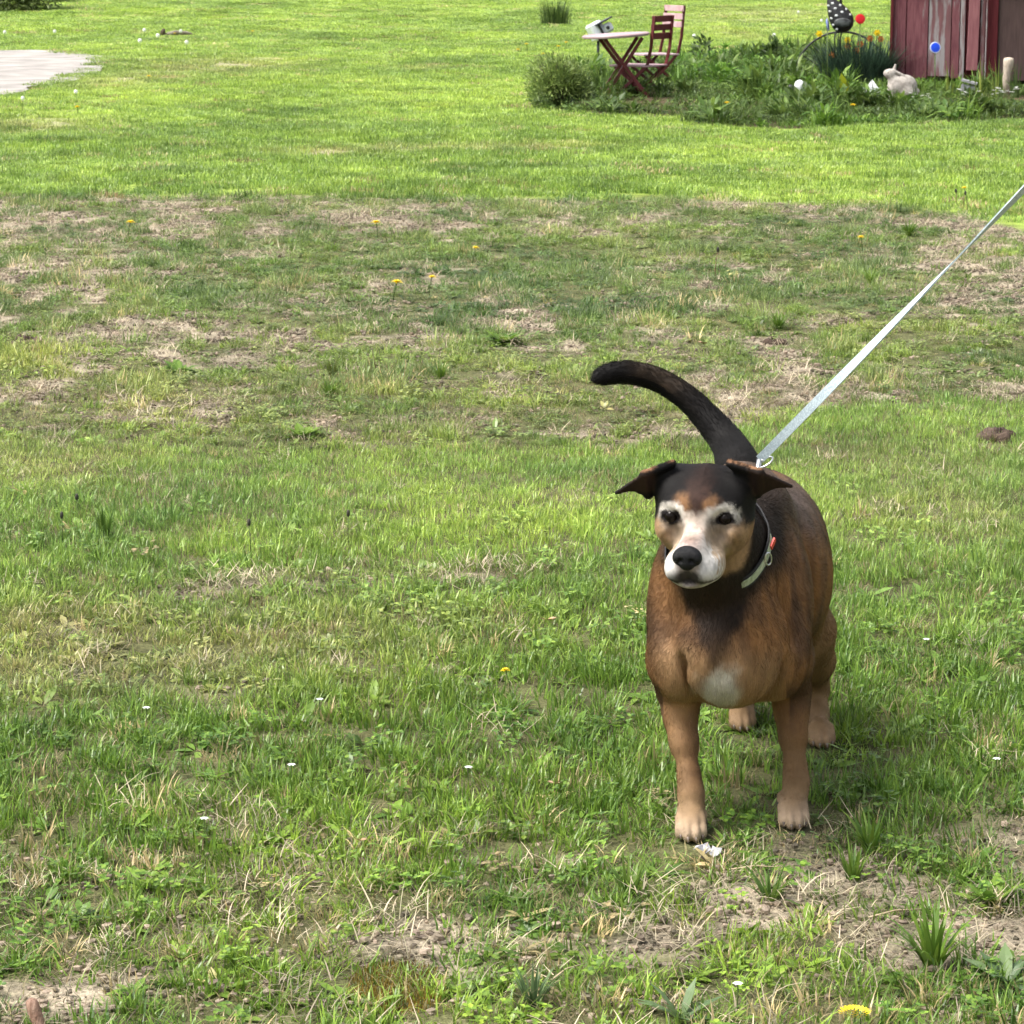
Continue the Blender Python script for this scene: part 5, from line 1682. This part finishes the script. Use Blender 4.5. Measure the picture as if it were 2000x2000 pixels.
    MB().ell((0.0, -0.03, 0.055), (0.040, 0.06, 0.045), 16, 10).build('muzzle', mw, root, True)
    for s in (-1, 1):
        MB().ell((s * 0.072, 0, 0.105), (0.040, 0.03, 0.026), 12, 8, Matrix.Rotation(s * -0.35, 3, 'Y')).build('ear', mk, root, True)
        MB().ell((s * 0.045, -0.045, 0.085), (0.030, 0.022, 0.028), 12, 8).build('eye_patch', mk, root, True)
        MB().ell((s * 0.068, -0.01, 0.040), (0.042, 0.05, 0.030), 12, 8, Matrix.Rotation(s * -0.5, 3, 'Y')).build('foreleg', mw, root, True)
    # stone rabbit
    b = gz(G(1758, 192))
    root = thing('rabbit_statue', 'pale speckled stone rabbit crouching by the corner of the shed', 'statue', b, math.radians(185))
    f = Field((-0.22, -0.14, -0.01), (0.22, 0.14, 0.34), 0.006)
    f.ell((0.0 - 0.03, 0, 0.11), (0.125, 0.075, 0.105), 0.03)
    f.ell((0.06, 0, 0.10), (0.06, 0.06, 0.10), 0.03)
    f.cone((0.06, 0, 0.16), (0.095, 0, 0.215), 0.050, 0.040, 0.02)
    f.ell((0.105, 0, 0.225), (0.055, 0.040, 0.042), 0.02)
    for s in (-1, 1):
        f.cone((0.075, s * 0.018, 0.25), (-0.02, s * 0.030, 0.205), 0.016, 0.012, 0.01)
        f.ell((-0.06, s * 0.055, 0.055), (0.065, 0.030, 0.055), 0.015)
        f.ell((0.085, s * 0.03, 0.02), (0.04, 0.02, 0.022), 0.012)
    f.cone((0.065, 0.012, 0.255), (0.055, 0.012, 0.300), 0.017, 0.010, 0.01)
    f.ell((-0.150, 0, 0.06), (0.03, 0.03, 0.03), 0.01)
    V, F = surface_nets(f)
    link('body', make_mesh('body', V, F, mst, True), root)
    for s in (-1, 1):
        MB().ell((0.125, s * 0.036, 0.232), (0.006, 0.004, 0.006), 8, 6).build('eye', mk, root, True)
    # white pointed stone
    b = gz(G(1703, 186))
    root = thing('white_stone', 'white pointed stone standing among pale leaves beside the rabbit', 'stone', b)
    vs = [(-.07, -.03, 0), (.07, -.03, 0), (.06, .04, 0), (-.06, .04, 0), (-.05, -.02, .07), (.055, -.025, .06), (.04, .03, .06), (-.03, .03, .09), (0.0, 0, .135)]
    link('block', make_mesh('block', vs, [(0, 1, 5, 4), (1, 2, 6, 5), (2, 3, 7, 6), (3, 0, 4, 7), (4, 5, 8), (5, 6, 8), (6, 7, 8), (7, 4, 8), (3, 2, 1, 0)], mw), root)
    # pale post with rounded head by the door
    b = gz(G(1966, 186))
    root = thing('wooden_post', 'pale weathered wooden post with rounded head at the shed doorway', 'post', b)
    mwood = noise_mat('pale_wood', (0.40, 0.33, 0.26), (0.55, 0.47, 0.38), 14, 0.8, 0.3, 60, stretch=(6, 6, 1))
    h = W(1967, 112, b[1])[2] - b[2]
    MB().tube([(0, 0, 0), (-0.008, 0, h * .45), (-0.004, 0, h * .62), (0.006, 0, h * .80), (0.008, 0, h * .92), (0.008, 0, h * .985), (0.008, 0, h)], [0.030, 0.034, 0.036, 0.046, 0.050, 0.040, 0.012], 14).build('shaft', mwood, root, True)
    # fallen log far left
    b = gz(G(330, 57))
    root = thing('fallen_branch', 'pale fallen branch with a dark end lying on the far lawn', 'branch', b)
    MB().tube([(-0.10, 0, 0.02), (0.10, 0.1, 0.06), (0.28, 0.15, 0.05), (0.42, 0.2, 0.01)], [0.03, 0.045, 0.035, 0.012], 8).build('trunk', noise_mat('grey_bark', (0.14, .12, .09), (.26, .23, .18), 12, .9), root, True)
    MB().tube([(-0.12, 0, 0.0), (-0.10, 0, 0.08), (-0.08, 0, 0.13)], [0.04, 0.045, 0.02], 8).build('dark_end', M_STEM, root, True)
ornaments()

# ------------------------------------------------------------------ single flowers, weeds and litter on the lawn
def dandelion(name, label, p, h, lean=0.1, size=0.019, kind='yellow', stalk=None, group=None):
    root = thing(name, label, 'flower' if kind != 'bud' else 'stalk', p, random.uniform(0, 6.28), group)
    top = Vector((lean * h, 0, h))
    MB().tube([(0, 0, -0.005), (lean * h * .3, 0, h * .55), top], [size * .11, size * .10, size * .09], 5).build('stalk', stalk or M_STALK, root, True)
    mb = MB()
    if kind == 'yellow':
        for k in range(26):
            a = k * 2.4; e = 0.05 + 0.9 * (k / 26)
            mb.leaf(top, (math.cos(a) * math.cos(e), math.sin(a) * math.cos(e), math.sin(e)), (0, 0, 1), size * (1.1 - .5 * k / 26), size * .42, random.random(), .1)
        mb.build('flower_head', M_YELLOW, root)
    elif kind == 'seed':
        for k in range(60):
            z = 1 - 2 * (k + .5) / 60; a = k * 2.4; q = math.sqrt(1 - z * z)
            mb.leaf(top, (q * math.cos(a), q * math.sin(a), z), (0.1, 0.2, 1), size, size * .55, random.random(), 0)
        mb.ell(top, (size * .8, size * .8, size * .8), 10, 6)
        mb.build('seed_head', M_WHITEF, root)
    else:
        mb.ell(top, (size * .45, size * .45, size * .9), 8, 6)
        mb.build('bud', M_DBUD, root, True)
    return root
M_DBUD = noise_mat('dark_bud', (0.02, 0.02, 0.015), (0.045, 0.04, 0.03), 40, 0.7)

def flowers():
    Y = [(738, 442, 'yellow dandelion on the upper part of the worn strip, left of centre', .05, .028), (768, 568, 'largest yellow dandelion in the middle of the worn strip', .05, .026),
         (838, 557, 'yellow dandelion with dark leaves just right of the largest one', .05, .020), (923, 489, 'small yellow dandelion right of the topmost strip dandelion', .045, .020),
         (250, 438, 'yellow dandelion at the left of the worn strip near its far edge', .045, .026), (1685, 480, 'yellow dandelion on the worn strip left of the leash', .06, .020),
         (1890, 388, 'yellow dandelion beside reddish stalks near the right edge', .10, .020), (998, 1343, 'tiny yellow flower in the grass left of the dog', .03, .010)]
    for (u, v, lb, h, s) in Y:
        p = gz(G(u, v + 22)); dandelion('dandelion', lb, p, h + 0.025, .2, s, 'yellow', None, 'dandelions in the lawn')
    F = [(1030, 92, 'right-hand'), (1012, 105, 'lower'), (1092, 96, 'third'), (1106, 90, 'last'), (1062, 117, 'single')]
    names = ['yellow dandelion, second of the row in the weeds left of the table', 'yellow dandelion, leftmost of the row in the weeds left of the table', 'yellow dandelion, third of the row in the weeds left of the table',
             'yellow dandelion nearest the shrub in the row left of the table', 'yellow dandelion lowest of the row in the weeds left of the table']
    for (u, v, _), lb in zip(F, names):
        dandelion('dandelion', lb, gz(G(u, v + 8)), .10, .1, .035, 'yellow', None, 'dandelions in the lawn')
    for (u, v, lb) in ((152, 224, 'yellow dandelion below the sandy drive'), (290, 163, 'yellow dandelion on the bare patch right of the sandy drive'), (341, 59, 'yellow dandelion beside the fallen branch'), (493, 56, 'yellow dandelion on the far lawn right of the fallen branch'), (1552, 37, 'yellow dandelion on the far lawn left of the spotted hen'), (1665, 222, 'tiny yellow flower in the front of the flower bed'), (1418, 216, 'small yellow flower in the bed weeds right of the chairs')):
        dandelion('dandelion', lb, gz(G(u, v + 4)), .08, .1, .032, 'yellow', None, 'dandelions in the lawn')
    S = [(107, 57, 'dandelion seed head above the sandy drive'), (9, 68, 'dandelion seed head at the far left edge above the sandy drive'), (282, 60, 'dandelion seed head just left of the fallen branch'), (353, 53, 'dandelion seed head at the right end of the fallen branch'),
         (309, 75, 'dandelion seed head just below the fallen branch'), (274, 86, 'dandelion seed head low between the fallen branch and the drive'), (365, 92, 'dandelion seed head right of the drive on the far lawn'), (150, 196, 'tallest dandelion seed head below the sandy drive'), (44, 212, 'dandelion seed head below the left end of the sandy drive'),
         (298, 1, 'dandelion seed head at the top edge, left of centre'), (673, 3, 'dandelion seed head at the top edge, middle'), (1559, 21, 'dandelion seed head on the far lawn left of the spotted hen'), (1604, 39, 'small dandelion seed head close left of the spotted hen'), (1511, 72, 'dandelion seed head above the iron wheel'), (1356, 76, 'dandelion seed head right of the far chair')]
    for (u, v, lb) in S:
        dandelion('dandelion_clock', lb, gz(G(u, v + 7)), .12, .05, .034 if v < 150 else .021, 'seed', None, 'dandelion seed heads on the far lawn')
    B = [(123, 1028, 'dark closed bud on a stalk at the left in the lawn', .07), (490, 1048, 'dark closed bud on a stalk left of centre in the lawn', .08), (680, 1030, 'dark closed bud on a tall stalk in the middle of the lawn', .08), (152, 975, 'small dark bud near the worn strip at the left', .05)]
    for (u, v, lb, h) in B:
        dandelion('flower_bud', lb, gz(G(u, v + 35)), h, .05, .010, 'bud', None, 'closed buds in the lawn')
    for (u, v, lb, h) in ((1396, 545, 'tall reddish dead stalk on the worn strip above the tail', .13), (1868, 405, 'reddish seed stalk left of the dandelion near the right edge', .10), (1880, 410, 'short reddish seed stalk close to the dandelion near the right edge', .10)):
        dandelion('seed_stalk', lb, gz(G(u, v)), h, .12, .014, 'bud', M_RSTALK, 'reddish stalks')
    # small white flowers near the dog
    for (u, v, lb) in ((287, 1420, 'small white flower in the grass at the left'), (625, 1402, 'small white flower in the grass left of centre'), (570, 1532, 'small white flower lower in the grass left of centre'), (915, 1537, 'tiny white flower in the grass left of the front paws'),
                       (400, 1640, 'tiny white flower in the left foreground grass'), (1808, 1278, 'white flower in the grass right of the dog'), (1945, 1520, 'small white flower near the right edge beside the paws'), (1440, 1972, 'white flower on the bare soil at the bottom edge')):
        p = gz(G(u, v + 12))
        root = thing('white_flower', lb, 'flower', p, 0, 'small white flowers in the lawn')
        MB().tube([(0, 0, 0), (0, 0, 0.045)], 0.0009, 5).build('stalk', M_STALK, root)
        f = MB()
        for k in range(6):
            a = k * 1.047; f.leaf((0, 0, 0.045), (math.cos(a), math.sin(a), .25), (0, 0, 1), 0.0075, 0.006, .5, .2)
        f.build('petals', M_WHITEF, root)
    # yellow flower cluster at the bottom edge
    root = thing('yellow_flower', 'bright yellow flower cluster at the bottom edge', 'flower', gz(G(1668, 2022)))
    MB().tube([(0, 0, 0), (0, 0, 0.03)], 0.0015, 5).build('stalk', M_STALK, root)
    f = MB()
    for k in range(60):
        a = k * 2.4; q = 0.018 * math.sqrt(k / 60)
        f.leaf((q * math.cos(a), q * math.sin(a), 0.03 + 0.004 * (1 - k / 60)), (math.cos(a), math.sin(a), .8), (0, 0, 1), 0.006, 0.005, random.random(), .1)
    f.build('petals', M_YELLOW, root)
flowers()

def weed(label, u, v, kind, n, L, w, col, el=(0.3, 1.1)):
    m = foliage_mat('weed_leaf', col, 0.35, 0.35)
    root = thing('weed', label, 'weed', gz(G(u, v)), random.uniform(0, 6.28), 'larger weeds in the lawn')
    mb = MB()
    for k in range(n):
        an = 6.283 * k / n * 3.1 + random.uniform(-.4, .4)
        if kind == 'blade':
            mb.blade((0.008 * math.cos(an), 0.008 * math.sin(an), -0.003), an, L * random.uniform(.55, 1.15), random.uniform(*el), w * random.uniform(.7, 1.3), 4, .55, random.random(), fold=.15)
        else:
            e = random.uniform(*el)
            mb.leaf((0.004 * math.cos(an), 0.004 * math.sin(an), 0), (math.cos(an) * math.cos(e), math.sin(an) * math.cos(e), math.sin(e)), (0, 0, 1), L * random.uniform(.6, 1.15), w * random.uniform(.7, 1.2), random.random(), random.uniform(.15, .5))
    mb.build('leaves', m, root)

def weeds():
    g1, g2, g3 = (0.12, 0.215, 0.030), (0.125, 0.195, 0.085), (0.105, 0.185, 0.032)
    weed('large spreading tuft of dock blades in the right foreground', 1822, 1895, 'blade', 44, 0.105, 0.009, g1, (.35, 1.15))
    weed('broad leaf rosette at the right edge above the dock tuft', 1938, 1772, 'leaf', 26, 0.055, 0.020, g1, (.3, 1.1))
    weed('bluish broad leaf rosette at the right edge below the dock tuft', 1965, 1925, 'leaf', 26, 0.06, 0.017, g2, (.2, 1.1))
    weed('bluish spiky clump at the bottom, left of centre of the right half', 1040, 1965, 'blade', 60, 0.062, 0.006, g2, (.2, 1.0))
    weed('tuft of narrow blades on the bare soil in the bottom middle', 1505, 1762, 'blade', 30, 0.075, 0.006, g3, (.3, 1.1))
    weed('small tuft of upright blades below the left front paw', 1230, 1750, 'blade', 26, 0.07, 0.007, g3, (.2, .9))
    weed('bright tuft of blades below the right front paw', 1665, 1720, 'blade', 24, 0.07, 0.007, g1, (.2, .9))
    weed('wide bladed grass tuft right of the paws', 1700, 1665, 'blade', 28, 0.08, 0.008, g1, (.3, 1.0))
    weed('pale leaf shoots at the bottom edge, middle', 1330, 1992, 'leaf', 10, 0.06, 0.014, g2, (.5, 1.3))
    weed('low leaf rosette in the left foreground, on the soil', 1290, 1712, 'leaf', 12, 0.05, 0.012, g3, (.1, .7))
    weed('round bright tuft on the worn strip, left of centre', 645, 778, 'blade', 60, 0.075, 0.005, g1, (.2, .9))
    weed('second bright tuft just above the round one on the worn strip', 650, 740, 'blade', 50, 0.08, 0.004, (0.10, .13, .03), (.1, .7))
    weed('tuft on the worn strip right of the two bright tufts', 860, 742, 'blade', 40, 0.07, 0.005, g1, (.2, .9))
    weed('leafy green weed patch on the worn strip near the centre', 985, 672, 'leaf', 60, 0.08, 0.030, g1, (.1, 1.0))
    weed('leafy weed on the worn strip at the left', 350, 728, 'leaf', 50, 0.07, 0.028, g1, (.1, .9))
    weed('leafy weed low on the worn strip, left of centre', 590, 858, 'leaf', 44, 0.06, 0.025, g1, (.1, .9))
    weed('bright clump on the worn strip close to the leash', 1700, 555, 'blade', 60, 0.085, 0.006, g1, (.3, 1.1))
    weed('bright clump on the worn strip right of centre', 1520, 640, 'blade', 60, 0.085, 0.006, g1, (.3, 1.1))
    weed('bright clump on the worn strip near the far edge, right', 1775, 462, 'blade', 60, 0.10, 0.007, g1, (.3, 1.1))
    weed('clump of tall blades left of the lawn buds', 205, 1052, 'blade', 40, 0.085, 0.006, g3, (.1, .5))
weeds()

def litter():
    # dark clumps of earth
    md = noise_mat('dark_clod', (0.045, 0.030, 0.022), (0.11, 0.075, 0.055), 40, 0.95, 0.8, 120)
    for (u, v, lb, r) in ((1950, 862, 'dark brown clump of dug earth near the right edge', 0.060), (48, 672, 'dark clump of earth at the left edge of the worn strip', 0.055), (1515, 668, 'low dark clod on the worn strip left of the leash', 0.035)):
        p = gz(G(u, v))
        root = thing('earth_clump', lb, 'clump', p)
        f = Field((-0.12, -0.10, -0.02), (0.12, 0.10, 0.09), 0.005)
        for _ in range(16):
            a = random.uniform(0, 6.28); q = r * math.sqrt(random.random())
            f.ell((q * math.cos(a), q * math.sin(a) * .7, random.uniform(0, .25) * r), (random.uniform(.2, .5) * r, random.uniform(.2, .45) * r, random.uniform(.2, .45) * r), 0.006)
        V, F = surface_nets(f)
        link('soil', make_mesh('soil', V, F, md, True), root)
        mb = MB()
        for _ in range(26):
            a = random.uniform(0, 6.28); q = r * random.random()
            mb.blade((q * math.cos(a), q * math.sin(a) * .7, r * .35), a, random.uniform(.02, .05), random.uniform(.5, 1.5), .002, 3, .6, random.random())
        mb.build('roots', M_STEM, root)
    # torn white paper by the paw
    mp = noise_mat('white_paper', (0.26, 0.26, 0.28), (0.44, 0.44, 0.46), 90, 0.7)
    for (u, v, lb, s) in ((1372, 1678, 'torn white scrap just below the left front paw', 0.020), (1398, 1684, 'smaller grey scrap right of the white one below the paw', 0.016)):
        p = gz(G(u, v)); p[2] += 0.018
        root = thing('paper_scrap', lb, 'scrap', p)
        vs, fs = [], []
        n = 9
        for k in range(n):
            a = 6.283 * k / n; q = s * random.uniform(.45, 1.0)
            vs.append((q * math.cos(a), q * math.sin(a) * .8, random.uniform(-.010, .008)))
        vs.append((0, 0, 0.006))
        fs = [(k, (k + 1) % n, n) for k in range(n)]
        me = make_mesh('sheet', vs, fs, mp)
        o = link('sheet', me, root); sm = o.modifiers.new('thickness', 'SOLIDIFY'); sm.thickness = 0.0008
    # dead leaves
    ml = noise_mat('dead_leaf', (0.30, 0.18, 0.10), (0.46, 0.31, 0.20), 60, 0.8)
    for (u, v, lb, s) in ((1070, 1228, 'pinkish tan dead leaf in the grass left of the dog', 0.020), (1375, 680, 'yellowish dead leaf on the worn strip above the tail', 0.030), (1085, 1555, 'grey dead leaf in the grass left of the front legs', 0.016), (705, 1668, 'small reddish leaf on the soil, left foreground', 0.010)):
        p = gz(G(u, v)); p[2] += 0.022
        root = thing('dead_leaf', lb, 'leaf', p, random.uniform(0, 6.28), 'dead leaves on the lawn')
        mb = MB()
        for k in range(5):
            a = (k - 2) * 0.6
            mb.leaf((0, 0, 0), (math.cos(a), math.sin(a), .15), (0, 0, 1), s * (1.2 - .2 * abs(k - 2)), s * .6, random.random(), -.2)
        o = mb.build('blade', ml, root)
        MB().tube([(0, 0, 0), (-s * .8, 0, .002)], .0007, 5).build('stalk', M_RSTALK, root)
    # stub of wood at the lower left corner
    p = gz(G(75, 2020))
    root = thing('wood_stub', 'short brown stub of wood in the lower left corner', 'stick', p)
    mwd = noise_mat('brown_wood', (0.16, 0.085, 0.055), (0.34, 0.22, 0.16), 50, 0.7, 0.4, 150, stretch=(3, 3, 1))
    MB().tube([(0.010, -0.006, -0.01), (0.002, 0, 0.012), (-0.006, 0.004, 0.034), (-0.009, 0.006, 0.044), (-0.0095, 0.006, 0.047)], [0.0075, 0.0085, 0.009, 0.0075, 0.003], 12).build('stub', mwd, root, True)
    # pale twigs on the bare foreground
    mt = noise_mat('pale_twig', (0.38, 0.30, 0.18), (0.52, 0.42, 0.28), 60, 0.7)
    for (u, v, lb, L, a) in ((1750, 1800, 'pale straw stem lying on the soil left of the dock tuft', .09, .35), (1110, 1915, 'yellowish stem lying on the soil in the bottom middle', .075, .9), (1475, 1712, 'pale straight stem on the soil below the paws', .08, .05)):
        p = gz(G(u, v)); p[2] += 0.012
        root = thing('straw_stem', lb, 'stem', p, a, 'pale stems on the foreground soil')
        MB().tube([(-L / 2, 0, 0), (0, .004, .004), (L / 2, 0, .002)], [.0014, .0013, .0008], 5).build('stem', mt, root, True)
    # moss
    mm = foliage_mat('moss_tip', (0.20, 0.145, 0.022), .4, .2, .8)
    mb = MB()
    c = gz(G(775, 1935))
    for _ in range(1600):
        a = random.uniform(0, 6.28); q = math.sqrt(random.random())
        x_, y_ = q * .07 * math.cos(a), q * .10 * math.sin(a)
        mb.blade((x_, y_, 0.002), random.uniform(0, 6.28), random.uniform(.006, .014), random.uniform(.1, .9), .0016, 2, .5, random.random())
    tag(mb.build('moss_patch', mm, None, False, c), 'orange-brown moss patch on the soil at the bottom, left of centre', 'moss', kind='stuff')
litter()
